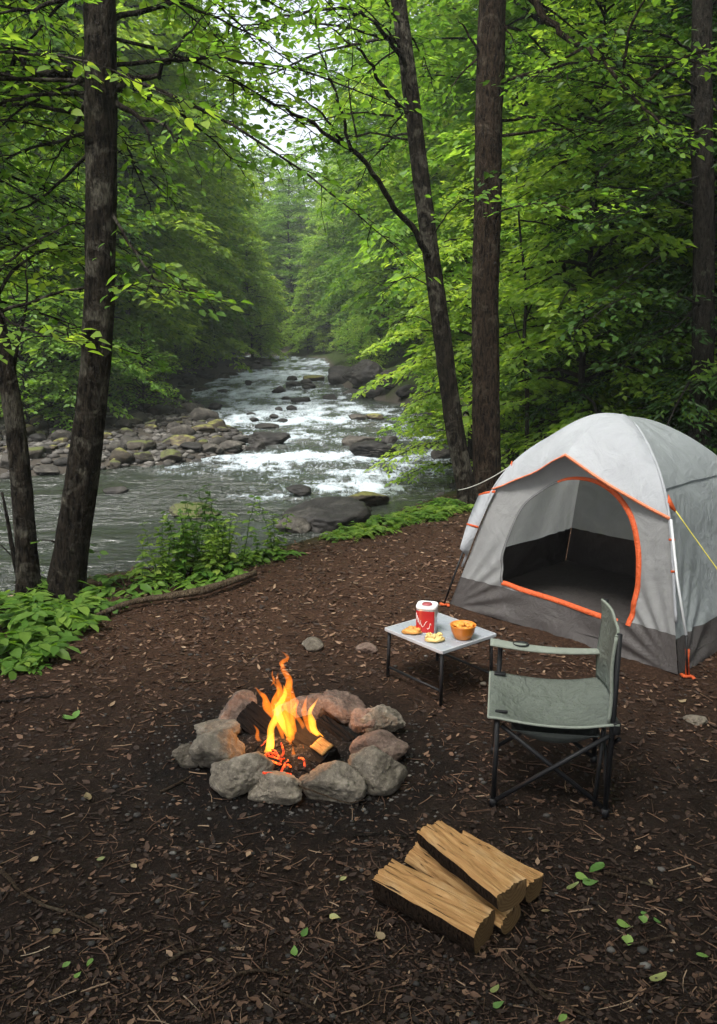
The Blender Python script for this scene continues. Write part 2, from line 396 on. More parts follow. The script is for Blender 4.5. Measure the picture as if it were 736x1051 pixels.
# water: one sheet following the fall of the stream
ang = np.linspace(R(-62), R(40), 620)
inv = np.linspace(1 / 5.6, 1 / 92.0, 560); rad = 1 / inv
A, RR = np.meshgrid(ang, rad)
WX, WY = np.sin(A) * RR, np.cos(A) * RR
WD = sdist(WX, WY).reshape(WX.shape)
rap = np.zeros_like(WX)
RAPIDS = [(318, 470, 2.6, 1.5, 0.80), (380, 447, 3.0, 1.0, 0.55), (250, 478, 2.4, 1.4, 0.45), (350, 500, 2.0, 1.2, 0.5), (268, 403, 4.0, 3.5, 0.9), (300, 384, 4.0, 7, 0.9), (310, 372, 4, 8, 0.8), (320, 425, 3.2, 3.0, 0.65), (450, 468, 1.5, 0.9, 0.8), (240, 392, 3.0, 5.0, 0.6), (355, 415, 2.2, 2.5, 0.3), (300, 450, 2.6, 1.6, 0.6), (300, 505, 1.6, 1.2, 0.35), (345, 478, 3.0, 2.0, 0.6), (285, 425, 4.0, 4.0, 0.85), (270, 385, 5.0, 9.0, 0.85), (400, 490, 1.8, 1.2, 0.35)]
for u, v, sx_, sy_, k in RAPIDS:
    q = Gw(u, v); rap = np.maximum(rap, k * np.exp(-((WX - q.x) / sx_) ** 2 - ((WY - q.y) / sy_) ** 2))
rap = np.maximum(rap, 0.45 * sstep(16, 26, WY) * sstep(0.2, 1.2, -WD))
n1 = fbm(WX * 1.1, WY * 2.4, None, 41, 4); n2 = fbm(WX * 4.0, WY * 7.0, None, 44, 3); n3 = fbm(WX * 0.5, WY * 0.9, None, 47, 3)
WZ = zw(WY) + (n1 - 0.5) * (0.05 + 0.22 * rap) + (n2 - 0.5) * (0.022 + 0.06 * rap)
streak = fbm(WX * 2.3 + n3 * 2, WY * 0.9 + n1, None, 52, 4)
foam = np.clip(rap * 1.15 + (streak - 0.52) * 1.5 * sstep(0.05, 0.4, rap) + (n2 - 0.5) * 0.8 * sstep(.1, .5, rap) - 0.40, 0, 1)
ny, nx = WX.shape; idx = np.arange(nx * ny).reshape(ny, nx)
F = np.stack([idx[:-1, :-1], idx[1:, :-1], idx[1:, 1:], idx[:-1, 1:]], -1).reshape(-1, 4)
keep = (WD.ravel()[F] < 0.6).any(1)
F = F[keep]
used = np.unique(F); remap = np.full(nx * ny, -1); remap[used] = np.arange(len(used))
wm = np_mesh('river', np.stack([WX, WY, WZ], -1).reshape(-1, 3)[used], remap[F], True, {'foam': foam.ravel()[used], 'rapid': rap.ravel()[used]})
def water_mat():
    n = NT('river water'); p = n.pos()
    f = n.attr('foam'); r = n.attr('rapid')
    a = n.noise(n.pos((1.0, 1.8, 1)), 5.0, 3, 0.55, 0.8); b = n.noise(n.pos((1, 1.6, 1)), 17, 3, 0.6, 0.5); c = n.noise(n.pos((2.2, 0.8, 1)), 7, 8, 0.72, 0.7)
    d2 = n.noise(n.pos((0.8, 1.6, 1)), 2.0, 2, 0.5, 0.6)
    h = n.math('ADD', n.math('ADD', a, n.math('MULTIPLY', d2, 1.8)), n.math('MULTIPLY', b, 0.45))
    nb = n.bump(h, 0.75, 0.16); cal = n.noise(n.pos((0.5, 1.1, 1)), 0.9, 3, 0.6, 1.0)
    n.l(n.ramp(cal, [(0.35, 0.22), (0.62, 1.0)]), nb.node.inputs['Strength'])
    wat = n.bsdf((0.020, 0.024, 0.018), 0.08, nb, spec=0.6)
    fo = n.bsdf((0.58, 0.66, 0.72), 0.55, n.bump(c, 0.8, 0.05), spec=0.3)  # white water; its bluish tone also paints in the sky's reflection
    fm = n.ramp(n.math('ADD', f, n.math('MULTIPLY', n.math('SUBTRACT', c, 0.5), n.ramp(r, [(0.1, 0.0), (0.35, 1.7)]))), [(0.05, 0.0), (0.34, 0.42), (0.85, 0.88)])
    mx = n.n('ShaderNodeMixShader'); n.l(fm, mx.inputs[0]); n.l(wat.outputs[0], mx.inputs[1]); n.l(fo.outputs[0], mx.inputs[2])
    return n.done(mx)
river = tagp(link('river', wm, water_mat()), 'shallow mountain stream with white rapids', None, None, 'structure')

# ================================================================== ROCKS
import bmesh
def ico(sub):
    bm = bmesh.new(); bmesh.ops.create_icosphere(bm, subdivisions=sub, radius=1.0)
    v = np.array([x.co[:] for x in bm.verts]); f = np.array([[q.index for q in p.verts] for p in bm.faces]); bm.free(); return v, f
ICO = {k: ico(k) for k in (1, 2, 3, 4, 5)}
def rock_mesh(name, dims, seed, sub=4, planes=13, ang=0.15, rough=0.10):
    v, f = ICO[sub]; rg = np.random.default_rng(seed)
    nrm = rg.normal(size=(planes, 3)); nrm /= np.linalg.norm(nrm, axis=1)[:, None]
    h = rg.uniform(0.52, 0.95, planes)
    dt = v @ nrm.T
    rr = np.where(dt > 0.05, h / np.maximum(dt, 0.05), 9.0)
    rr = np.concatenate([rr, np.ones((len(v), 1)) * 1.05], 1)
    k = 24.0
    r = -np.log(np.exp(-k * rr).sum(1)) / k
    o = rg.uniform(0, 50, 3)
    r = r + (fbm(v[:, 0] * 1.6 + o[0], v[:, 1] * 1.6 + o[1], v[:, 2] * 1.6 + o[2], seed % 97, 3) - 0.5) * ang * 1.6
    r = r + (fbm(v[:, 0] * 6 + o[0], v[:, 1] * 6 + o[1], v[:, 2] * 6 + o[2], seed % 89, 3) - 0.5) * rough * 1.6
    p = v * r[:, None]; p = p / np.abs(p).max(0)
    return np_mesh(name, p * (np.array(dims) / 2), f, True)
def rock_at(name, u, vb, wpx, hpx, mat, seed, label, cat='boulder', group=None, water=False, sub=4, depth=0.85, rz=None, sink=0.16, tall=0.92, planes=11, Hm=None):
    p = Gw(u, vb) if water else G(u, vb, 0)
    if not water and p.y > 7: p = hit(u, vb)
    s = p.y / FPX * 1.02
    wd, hh = wpx * s, hpx * s * tall
    if Hm: hh = Hm
    dp = wd * depth
    rg = random.Random(seed)
    if rz is None: rz = rg.uniform(-0.3, 0.3)
    me = rock_mesh(name, (wd, dp, hh), seed, sub, planes)
    base = float(zw(p.y)) if water else 0.0
    c = Vector((p.x, p.y + dp * 0.42, 0)); c.z = (base if water else tz(c.x, c.y)) + hh * (0.5 - sink)
    o = link(name, me, mat, None, c, rz); return tagp(o, label, cat, group)

# ================================================================== TREES AND PLANTS
def unit(a): return a / np.maximum(np.linalg.norm(a, axis=-1, keepdims=True), 1e-9)
class Leaves:
    """collects leaf blades and makes one mesh of them"""
    def __init__(s): s.P, s.Fw, s.N, s.S, s.T = [], [], [], [], []
    def add(s, P, Fw, N, S, T):
        s.P.append(P); s.Fw.append(Fw); s.N.append(N); s.S.append(S); s.T.append(T)
    def mesh(s, name, wid=0.52, fine=False, curl=0.12):
        P, Fw, N, S, T = [np.concatenate(a) for a in (s.P, s.Fw, s.N, s.S, s.T)]
        Fw = unit(Fw); N = unit(N - Fw * (N * Fw).sum(1)[:, None]); B = np.cross(Fw, N); S = S[:, None]; n = len(P)
        def at(f, b, u): return P + Fw * S * f + B * S * b * wid + N * S * u
        if fine:
            vs_ = [at(0, 0, 0), at(.26, -.42, .06), at(.62, -.40, .02), at(1.0, 0, -curl), at(.62, .40, .02), at(.26, .42, .06), at(.28, 0, -.01), at(.64, 0, -.035)]
            fs = [(0, 6, 1), (0, 5, 6), (1, 6, 2), (6, 7, 2), (6, 5, 4), (6, 4, 7), (2, 7, 3), (7, 4, 3)]
        else:
            vs_ = [at(0, 0, 0), at(.48, -.5, .07), at(1.0, 0, -curl), at(.48, .5, .07)]
            fs = [(0, 3, 2), (0, 2, 1)]
        k = len(vs_); V = np.stack(vs_, 1).reshape(-1, 3)
        F = (np.arange(n)[:, None, None] * k + np.array(fs)[None]).reshape(-1, 3)
        return np_mesh(name, V, F, False, {'tint': np.repeat(np.clip(T, 0, 1), k)})

def limb_path(o, az, el, L, droop, rg, n=7, wob=0.06):
    o = np.array(o, float); d = np.array([math.cos(az) * math.cos(el), math.sin(az) * math.cos(el), math.sin(el)])
    t = np.linspace(0, 1, n)[:, None]
    p = o + d * L * t + np.array([0, 0, -1.0]) * droop * L * t ** 2
    p[1:] += np.cumsum(rg.normal(0, wob * L / n, (n - 1, 3)), 0)
    return p
def spray(lv, path, rg, twig_gap, twig_len, leaf, gap, tint, tjit=0.18, start=0.22, flat=0.30, twigs=None, up=(0, 0, 1), taper=0.75, dens=1.0, sag=0.10):
    """flat fan of leaves either side of a limb, the way beech and hemlock carry them"""
    path = np.asarray(path, float); seg = np.linalg.norm(np.diff(path, axis=0), axis=1); cum = np.concatenate([[0], np.cumsum(seg)]); L = cum[-1]
    s = np.arange(start * L, L, twig_gap); s = np.append(s, L * 0.995)
    base = np.stack([np.interp(s, cum, path[:, i]) for i in range(3)], 1)
    e = 0.03 * L
    dirv = unit(np.stack([np.interp(np.minimum(s + e, L), cum, path[:, i]) - np.interp(np.maximum(s - e, 0), cum, path[:, i]) for i in range(3)], 1))
    upv = np.array(up, float)
    side = unit(np.cross(dirv, upv)); sgn = np.where(np.arange(len(s)) % 2 == 0, 1.0, -1.0)
    a = rg.normal(0.95, 0.18, len(s)); a[-1] = 0
    td = unit(dirv * np.cos(a)[:, None] + side * (np.sin(a) * sgn)[:, None] + rg.normal(0, 0.10, (len(s), 3)))
    frac = s / L
    tl = twig_len * (1 - taper * frac) * rg.uniform(0.65, 1.2, len(s)) * np.minimum(1, 0.45 + (frac - start) * 4)
    for i in range(len(s)):
        m = max(2, int(tl[i] / gap * dens)); q = np.linspace(0.12, 1, m)[:, None]
        p = base[i] + td[i] * tl[i] * q + np.array([0, 0, -1.0]) * (sag * tl[i]) * q ** 2 + rg.normal(0, 0.012 + leaf * 0.12, (m, 3))
        nrm = upv + rg.normal(0, flat, (m, 3))
        sg = np.where((np.arange(m) + i) % 2 == 0, 1.0, -1.0)[:, None]
        sd_ = unit(np.cross(td[i], upv))
        fw = td[i] * 0.75 + sd_ * sg * rg.uniform(0.5, 1.0, (m, 1)) + np.array([0, 0, -0.18]) + rg.normal(0, 0.12, (m, 3))
        fw[-1] = td[i]
        lv.add(p, fw, nrm, leaf * rg.uniform(0.5, 1.35, m), tint + rg.normal(0, tjit, m) + rg.normal(0, 0.06))
        if twigs is not None:
            k = min(4, m); twigs.append((p[np.linspace(0, m - 1, k).astype(int)], base[i]))
def tubes_mesh(mb, path, r0, r1, n=5, rough=0.0, seed=0):
    k = len(path); mb.tube([tuple(p) for p in path], [r0 + (r1 - r0) * (i / (k - 1)) ** 0.8 for i in range(k)], n, cap=False, rough=rough, seed=seed)

def tree_proto(kind, seed):
    rg = np.random.default_rng(seed); lv = Leaves(); tk = MB()
    if kind == 'tall':
        H, r0, z0, nl, Lm, el, droop, tg, tl, leaf, gap, tint = 16, 0.16, 1.2, 120, 4.2, 0.30, 0.46, 0.15, 1.70, 0.185, 0.045, 0.5
    elif kind == 'under':
        H, r0, z0, nl, Lm, el, droop, tg, tl, leaf, gap, tint = 7.0, 0.06, 0.35, 100, 2.6, 0.28, 0.46, 0.10, 1.10, 0.125, 0.032, 0.6
    elif kind == 'hemlock':
        H, r0, z0, nl, Lm, el, droop, tg, tl, leaf, gap, tint = 15, 0.17, 0.5, 130, 3.5, 0.05, 0.42, 0.12, 1.1, 0.13, 0.028, 0.4
    else:  # shrub
        H, r0, z0, nl, Lm, el, droop, tg, tl, leaf, gap, tint = 2.0, 0.02, 0.08, 60, 1.25, 0.55, 0.45, 0.08, 0.55, 0.085, 0.035, 0.65
    n = 9; lean = rg.normal(0, 0.02 * H, 2); zz = np.linspace(0, 1, n)
    axis = np.stack([lean[0] * zz ** 2 + rg.normal(0, .01 * H, n) * zz, lean[1] * zz ** 2 + rg.normal(0, .01 * H, n) * zz, zz * H - 0.3], 1)
    tk.tube([tuple(p) for p in axis], [r0 * (1.25 if i == 0 else 1 - 0.85 * z) for i, z in enumerate(zz)], 8, cap=False, rough=0.05, seed=seed)
    for i in range(nl):
        f = (i + rg.uniform(0, 1)) / nl
        z = z0 + (H * 0.97 - z0) * f ** (0.85 if kind != 'hemlock' else 1.0)
        t = z / H
        if kind == 'hemlock': prof = (1 - t) ** 0.7 + 0.05
        elif kind == 'tall': prof = min(1, 0.55 + 1.0 * t) * max(0.12, (1 - t ** 3))
        else: prof = min(1, 0.7 + t) * max(0.25, 1 - t ** 2)
        L = Lm * prof * rg.uniform(0.6, 1.2); az = i * 2.39996 + rg.normal(0, 0.35)
        o = [np.interp((z + 0.3) / H, zz, axis[:, k]) for k in range(2)] + [z]
        p = limb_path(o, az, el + 0.35 * t + rg.normal(0, 0.12), L, droop, rg)
        tubes_mesh(tk, p, 0.018 + 0.012 * L * (0.6 if kind != 'shrub' else .3), 0.004, 4)
        spray(lv, p, rg, tg, tl * (0.6 + 0.4 * prof), leaf, gap, tint + rg.normal(0, 0.12), flat=0.45 if kind != 'shrub' else .6)
        if kind == 'tall' and L > 2.2:            # a forked side limb fills the layer
            p2 = limb_path(p[3], az + rg.choice([-0.7, 0.7]), el, L * 0.55, droop, rg)
            spray(lv, p2, rg, tg, tl * 0.8, leaf, gap, tint + rg.normal(0, 0.12), flat=0.45)
    nm = {'tall': 'beech', 'under': 'maple', 'hemlock': 'hemlock', 'shrub': 'shrub'}[kind]
    return tk.mesh(nm + '_trunk'), lv.mesh(nm + '_crown', 0.55 if kind != 'hemlock' else 0.30)
def shade_canopy_proto(seed):  # high crown out of view, made to cut the light over camp
    rg = np.random.default_rng(seed); lv = Leaves(); tk = MB()
    tk.tube([(0, 0, -.3), (.1, 0, 5), (0, .15, 10), (0, 0, 15)], [.26, .2, .14, .03], 10, cap=False, rough=.05, seed=seed)
    for i in range(64):
        z = 6.6 + 8 * i / 64; L = 5.6 * (1 - .6 * (i / 64) ** 2) * rg.uniform(.6, 1.15)
        p = limb_path((0, 0, z), i * 2.4 + rg.normal(0, .3), .25, L, .3, rg); tubes_mesh(tk, p, .06, .006, 5)
        spray(lv, p, rg, .22, 1.8, .24, .080, .5, flat=.45)
    return tk.mesh('canopy_trunk'), lv.mesh('canopy_crown', .6)
PROTO = {'canopy': [shade_canopy_proto(5)]}
for kd, seeds in (('tall', (11, 12, 13)), ('under', (21, 22, 23)), ('hemlock', (31, 32)), ('shrub', (41, 42))):
    PROTO[kd] = [tree_proto(kd, s_) for s_ in seeds]
ORD = ('first second third fourth fifth sixth seventh eighth ninth tenth eleventh twelfth thirteenth fourteenth fifteenth sixteenth seventeenth '
       'eighteenth nineteenth twentieth twenty-first twenty-second twenty-third twenty-fourth twenty-fifth twenty-sixth twenty-seventh twenty-eighth '
       'twenty-ninth thirtieth thirty-first thirty-second thirty-third thirty-fourth thirty-fifth thirty-sixth').split()
NAME = {'canopy': 'added_shade_tree', 'tall': 'beech_tree', 'under': 'maple_sapling', 'hemlock': 'hemlock_tree', 'shrub': 'leafy_shrub'}
CAT = {'canopy': 'tree', 'tall': 'tree', 'under': 'tree', 'hemlock': 'tree', 'shrub': 'shrub'}
LMAT = {'canopy': 'leaf_beech', 'tall': 'leaf_beech', 'under': 'leaf_maple', 'hemlock': 'leaf_dark', 'shrub': 'leaf_maple'}
made = {}
def place_tree(kind, x, y, sc_=1.0, rz=0.0, label='', group=None, var=0, lmat=None):
    tm, cm = PROTO[kind][var % len(PROTO[kind])]
    e = empty(NAME[kind], (x, y, tz(x, y)), label, CAT[kind], group, rz); e.scale = (sc_, sc_, sc_ * 1.0)
    key = (kind, var % len(PROTO[kind]), lmat or LMAT[kind])
    if key not in made:
        t = link('trunk', tm, M['bark_far']); c0 = cm if not cm.materials else cm.copy()
        c0.materials.clear(); c = link('crown' if kind != 'shrub' else 'foliage', c0, M[lmat or LMAT[kind]])
        if kind == 'shrub': t.name = 'stem'
        made[key] = (t, c)
    else:
        t0, c0 = made[key]
        t = t0.copy(); c = c0.copy(); COL.objects.link(t); COL.objects.link(c)
    t.parent = e; c.parent = e
    return e
def scatter(zone, n, seed, kinds, xr, yr, dmin, dmax, gap, left, label, group, sc_=(0.8, 1.15), lmat=None):
    rg = random.Random(seed); pts = []
    tries = 0
    while len(pts) < n and tries < 6000:
        tries += 1
        x = rg.uniform(*xr); y = rg.uniform(*yr); d = float(sdist([x], [y])[0])
        if not (dmin < d < dmax): continue
        if left is not None and (x < np.interp(y, XCY, XCX)) != left: continue
        if abs(x) > 0.46 * y + 2.5: continue
        if zone == 'L' and d < 4.4 and y < 23: continue
        if any((x - a) ** 2 + (y - b) ** 2 < gap ** 2 for a, b, *_ in pts): continue
        pts.append((x, y))
    pts.sort(key=lambda p: p[1])
    cnt = {}
    for i, (x, y) in enumerate(pts):
        k = rg.choices([q[0] for q in kinds], [q[1] for q in kinds])[0]
        cnt[k] = cnt.get(k, 0) + 1
        lb = label[k].format(ORD[min(cnt[k] - 1, len(ORD) - 1)])
        place_tree(k, x, y, rg.uniform(*sc_), rg.uniform(0, 6.28), lb, group, rg.randrange(3), lmat)
LT = {'tall': 'tall beech on the slope over the stony bar, {} beech going upstream', 'under': 'low spreading maple over the stony bar, {} maple going upstream', 'hemlock': 'dark hemlock on the slope over the stony bar, {} hemlock upstream', 'shrub': 'bushy green shrub edging the stony bar, {} shrub going upstream'}
RT = {'tall': 'tall beech on the tent side of the stream, {} beech going upstream', 'under': 'bright maple sapling on the tent side, {} sapling going upstream', 'hemlock': 'dark drooping hemlock on the tent side, {} hemlock going upstream', 'shrub': 'green shrub by the water on the tent side, {} going upstream'}
FT = {'tall': 'pale hazy beech closing the end of the valley, {} beech from the water', 'under': 'small hazy maple at the end of the valley, {} from the water', 'hemlock': 'hazy dark hemlock at the end of the valley, {} from the water', 'shrub': ''}
scatter('L', 34, 101, [('tall', 1)], (-34, 0), (15, 70), 3.6, 26, 2.5, True, LT, 'trees on the slope over the stony bar', (0.8, 1.15), 'leaf_maple')
scatter('L', 30, 102, [('under', 5)], (-24, 0), (16, 60), 2.2, 10, 1.6, True, LT, 'maples along the stony bar', (0.7, 1.15))
scatter('L', 30, 103, [('shrub', 1)], (-18, 0), (17, 48), 1.6, 6, 1.1, True, LT, 'shrubs along the stony bar', (0.8, 1.3))
scatter('R', 28, 104, [('tall', 6), ('hemlock', 2)], (-2, 34), (14, 66), 3.0, 24, 2.7, False, RT, 'trees on the tent side of the stream')
scatter('R', 28, 105, [('under', 5)], (-2, 20), (12, 60), 1.2, 11, 1.8, False, RT, 'maple saplings on the tent side of the stream', (0.65, 1.1))
scatter('R', 22, 106, [('shrub', 1)], (-2, 14), (11.5, 48), 0.9, 5, 1.2, False, RT, 'shrubs on the tent side of the stream', (0.7, 1.2))
scatter('F', 46, 107, [('tall', 5), ('under', 1)], (-26, 14), (64, 104), 1.5, 60, 2.9, None, FT, 'hazy trees at the end of the valley', (0.85, 1.1), 'leaf_maple')
for i, (x, y) in enumerate([(-8.0, -3.0), (5.6, 2.2), (0.6, -4.5), (-5.5, -5.5), (6.5, -3.5)]):  # unseen trees added round the camp to shade it
    place_tree('canopy', x, y, 1.0, i * 1.3, 'unseen tall tree added to shade the camp, ' + ['on the stream side', 'on the tent side', 'straight behind the viewer', 'behind the viewer toward the stream', 'behind the viewer toward the tent'][i], 'unseen trees added to shade the camp')
EB = {'shrub': 'green shrub edging the far bend, {} shrub round the bend', 'under': 'low maple edging the far bend, {} maple round the bend'}
scatter('E', 22, 109, [('shrub', 2), ('under', 1)], (-16, 4), (56, 78), .6, 5, 1.4, None, EB, 'low growth round the far bend', (1.0, 1.6), 'leaf_maple')
# trees whose places can be read off the photograph
for x, y, k, lb in [(-8.2, 26, 1.3, 'big beech with crown leaning over the stony bar tip'), (-9.6, 31, 1.4, 'big beech standing where the stony bar narrows'), (-9.0, 38, 1.4, 'big beech on the inner shore beside the upper rapids'), (-10.4, 47, 1.4, 'big beech on the inner shore just before the bend'),
                    (4.6, 27, 1.3, 'big bright beech above the boulder heap'), (3.0, 38, 1.3, 'big bright beech on the outer shore past the boulder heap'), (1.6, 50, 1.3, 'big pale beech on the outer shore near the far bend')]:
    place_tree('tall', x, y, k, x * 3, lb, 'big beeches over the rapids', int(y), 'leaf_maple')
place_tree('under', 3.0, 11.2, 0.95, 1.0, 'bright maple sapling standing just past the tent roof', 'maples by the camp', 2)
place_tree('hemlock', 4.7, 10.5, 0.8, 4.0, 'dark hemlock crowding round the dim trunk past the tent', 'hemlocks by the camp', 0)
place_tree('under', 1.9, 14.0, 0.85, 3.0, 'bright maple sapling between the brown trunk and the tent roof', 'maples by the camp', 1)
place_tree('hemlock', 5.3, 11.6, 0.95, 0.3, 'dark drooping hemlock looming over the tent', 'hemlocks by the camp', 0)
place_tree('hemlock', 6.9, 9.6, 0.9, 2.1, 'shadowy hemlock at the edge of camp past the tent side', 'hemlocks by the camp', 1)
place_tree('tall', 6.2, 14.5, 0.95, 1.4, 'tall beech rising in the gap between hemlock and maples', 'beeches by the camp', 2)
place_tree('tall', 3.4, 16.0, 0.95, 2.4, 'tall beech right behind the bright maple saplings', 'beeches by the camp', 1)
for i, (u, v) in enumerate([(35, 440), (70, 432), (100, 418), (150, 390), (185, 372)]):
    q = hit(u, v + 4)
    place_tree('shrub', q.x, q.y - 0.2, 1.5 - 0.03 * i, i * 1.7, ['fresh green bush between the two leaning trunks', 'fresh green bush half behind the mottled trunk', 'fresh green bush at the inner edge of the stony bar', 'fresh green bush above the long mossy log', 'fresh green bush where the bar narrows'][i], 'bushes behind the stony bar', i, 'leaf_plant')

# ---- the trunks near camp, each with its own limbs and sprays
def near_tree(name, label, path, radii, bark, limbs, seed, leafmat, leaf=0.085, rand=0, zr=(2.4, 5.5), Lr=(1.2, 2.4), rnd_az=None, tint=0.55, group=None):
    rg = np.random.default_rng(seed); base = path[0]
    root = empty(name, base, label, 'tree', group)
    b = Vector(base); P = [Vector(p) - b for p in path]
    P = [P[0] + Vector((0, 0, -0.25))] + P
    fine = radii[0] > .09; ks = 30 if fine else 6
    tp = catmull(P, ks); rr = np.interp(np.linspace(0, 1, len(tp)), np.linspace(0, 1, len(radii)), radii)
    hz = np.array([p.z for p in tp]); rr = rr * (1 + .42 * np.exp(-np.maximum(hz + .05, 0) / .14)); mb = MB(); nn = 44 if fine else 14
    mb.tube(tp, list(rr), nn, rough=0.0 if fine else .04, seed=seed)
    if fine:
        V = np.array(mb.v); C = np.repeat(np.array([tuple(p) for p in tp]), nn, 0); dv = V - C; th = np.tile(np.arange(nn) * 2 * math.pi / nn, len(tp)); z = V[:, 2]
        k = 1 + .30 * np.exp(-np.maximum(z + .03, 0) / .13) * np.cos(th * 5 + seed + 1.5 * np.sin(th)) 
        cx, cy_ = np.cos(th) * 3.2, np.sin(th) * 3.2
        k = k + (fbm(cx * 1.0, cy_ * 1.0, z * 1.3, seed, 3) - .5) * .16 + (fbm(cx * 3.2, cy_ * 3.2, z * 4, seed + 3, 4) - .5) * .20 + (np.abs(fbm(cx * 5, cy_ * 5, z * 2.2, seed + 6, 2) - .5)) * -.14
        mb.v = [tuple(q) for q in C + dv * k[:, None]]
    mb.build('trunk', bark, root)
    lv = Leaves(); tws = MB(); nb = 0
    def put(lp, r0, leafy, bmat=True, tl=0.70):
        lp = np.array([tuple(Vector(q) - b) for q in lp]); cp = np.array([tuple(q) for q in catmull([Vector(q) for q in lp], 4)])
        cp[1:-1] += rg.normal(0, r0 * 0.45, (len(cp) - 2, 3))
        m = MB(); k = len(cp); m.tube([tuple(q) for q in cp], [max(0.004, r0 * (1 - 0.8 * i / (k - 1))) for i in range(k)], 8, rough=0.08, seed=seed + k); m.build('branch', bark, root)
        if leafy:
            tw = []
            spray(lv, cp, rg, 0.12, tl, leaf, 0.050, tint + rg.normal(0, 0.08), start=1 - leafy, flat=0.38, twigs=tw, taper=0.55, sag=0.18)
            for pts, bs in tw: tws.tube([tuple(bs)] + [tuple(q) for q in pts], [0.005, 0.004, 0.003, 0.0025, 0.0015][:len(pts) + 1], 4, cap=False)
    for lp, r0, leafy in limbs: put(lp, r0, leafy)
    zs = [p.z + b.z for p in tp]
    for i in range(rand):
        z = rg.uniform(*zr); o = [np.interp(z, zs, [p[k] + b[k] for p in tp]) for k in range(2)] + [z]
        az = rg.uniform(*(rnd_az or (0, 6.28))); L = rg.uniform(*Lr)
        p = limb_path(o, az, rg.normal(0.20, 0.18), L, 0.30, rg)
        put([tuple(q) for q in p[::2]], 0.006 + 0.0042 * L, 0.8)
    if lv.P:
        link('crown', lv.mesh('near_crown', 0.60, True), M[leafmat], root)
        if tws.v: tws.build('twigs', M['twig'], root)['kind'] = 'stuff'
    return root
def dp(lst, Y): return [D(u, v, Y if not isinstance(Y, tuple) else Y[0] + (Y[1] - Y[0]) * i / (len(lst) - 1)) for i, (u, v) in enumerate(lst)]

g1 = G(66, 612)
Yt = g1.y
near_tree('leaning_tree', 'stout leaning trunk with mottled bark and grey lichen patches at the bank edge',
          [g1] + dp([(80, 520), (93, 420), (101, 330), (104, 230), (104, 120), (103, 0), (103, -160), (108, -330)], Yt),
          [.142, .124, .110, .103, .10, .10, .10, .095, .08], M['bark_birch'],
          [(dp([(90, 68), (70, 73), (38, 76), (18, 62), (-6, 78), (-40, 60)], (Yt, Yt + .6)), .034, 0.35),
           (dp([(117, 92), (135, 80), (160, 79), (178, 55), (205, 20)], (Yt, Yt + .3)), .026, 0.5),
           (dp([(117, 104), (150, 124), (172, 130), (181, 146)], (Yt, Yt - .3)), .020, 0.3),
           (dp([(143, 120), (155, 145), (162, 168)], (Yt, Yt)), .011, 0.3),
           (dp([(88, 105), (72, 140), (55, 166)], (Yt, Yt + .4)), .016, 0.3),
           (dp([(110, 210), (140, 262), (165, 290), (190, 300)], (Yt, Yt - .8)), .012, 0.75),
           (dp([(97, 150), (60, 190), (20, 215), (-20, 225)], (Yt, Yt + .7)), .014, 0.75),
           (dp([(115, 20), (170, 5), (230, -12), (290, 10)], (Yt, Yt + .8)), .020, 0.8),
           (dp([(100, -20), (60, 0), (20, 10), (-30, 15)], (Yt, Yt - .6)), .020, 0.8),
           (dp([(110, -60), (160, -50), (220, 0), (270, 50)], (Yt, Yt + 1.5)), .020, 0.8)],
          501, 'leaf_maple', 0.078, 44, (3.1, 6.2), (1.2, 2.4), (0.2, 3.6))
g2 = G(30, 612)
near_tree('slim_leaning_tree', 'slim dark trunk bent outward beside the stout mottled trunk',
          [g2] + dp([(24, 520), (16, 440), (6, 380), (-8, 310), (-30, 220), (-60, 80), (-90, -100)], g2.y),
          [.092, .078, .072, .066, .06, .055, .05, .035], M['bark_birch'],
          [(dp([(10, 400), (22, 340), (28, 290), (25, 255)], (g2.y, g2.y + .3)), .014, 0.5),
           (dp([(-8, 310), (20, 270), (60, 252), (95, 255)], (g2.y, g2.y + .9)), .014, 0.7),
           (dp([(-10, 300), (10, 330), (45, 345), (70, 342)], (g2.y, g2.y - .7)), .011, 0.7)],
          502, 'leaf_maple', 0.085, 16, (1.9, 4.8), (1.0, 2.2), (-0.3, 2.6))
Yb = 9.1
near_tree('slender_tree', 'slender bowed tree with fine bark leaning beside the thick straight trunk',
          [D(480, 514, Yb) * 1.0] + dp([(465, 430), (452, 330), (443, 265), (432, 180), (421, 90), (409, 0), (396, -110), (380, -240)], Yb),
          [.115, .105, .098, .092, .088, .083, .078, .07, .055], M['bark_birch'],
          [(dp([(444, 268), (420, 232), (395, 195), (370, 160), (340, 140), (300, 116), (262, 96), (235, 82)], (Yb, Yb - 1.6)), .036, 0.5),
           (dp([(360, 152), (352, 120), (342, 88), (330, 55), (325, 20)], (Yb - .7, Yb - .9)), .018, 0.6),
           (dp([(352, 145), (330, 118), (305, 100), (270, 90)], (Yb - .8, Yb - 1.4)), .014, 0.5),
           (dp([(425, 118), (400, 100), (382, 70), (365, 48), (335, 26)], (Yb, Yb - .6)), .028, 0.4),
           (dp([(420, 74), (403, 48), (385, 24), (365, 12), (330, 10), (280, 20), (225, 36)], (Yb, Yb - 1.4)), .026, 0.6),
           (dp([(366, 140), (358, 92), (362, 60), (360, 20)], (Yb - .7, Yb - .5)), .009, 0.4),
           (dp([(440, 250), (455, 225), (475, 205), (500, 198)], (Yb, Yb - .9)), .010, 0.7),
           (dp([(447, 300), (425, 285), (405, 290), (392, 305)], (Yb, Yb - .8)), .009, 0.6),
           (dp([(456, 350), (440, 330), (420, 325), (410, 330)], (Yb, Yb + .8)), .009, 0.6)],
          503, 'leaf_maple', 0.090, 30, (3.8, 8.2), (1.2, 2.6), (1.2, 4.4))
g4 = D(500, 514, 9.25)
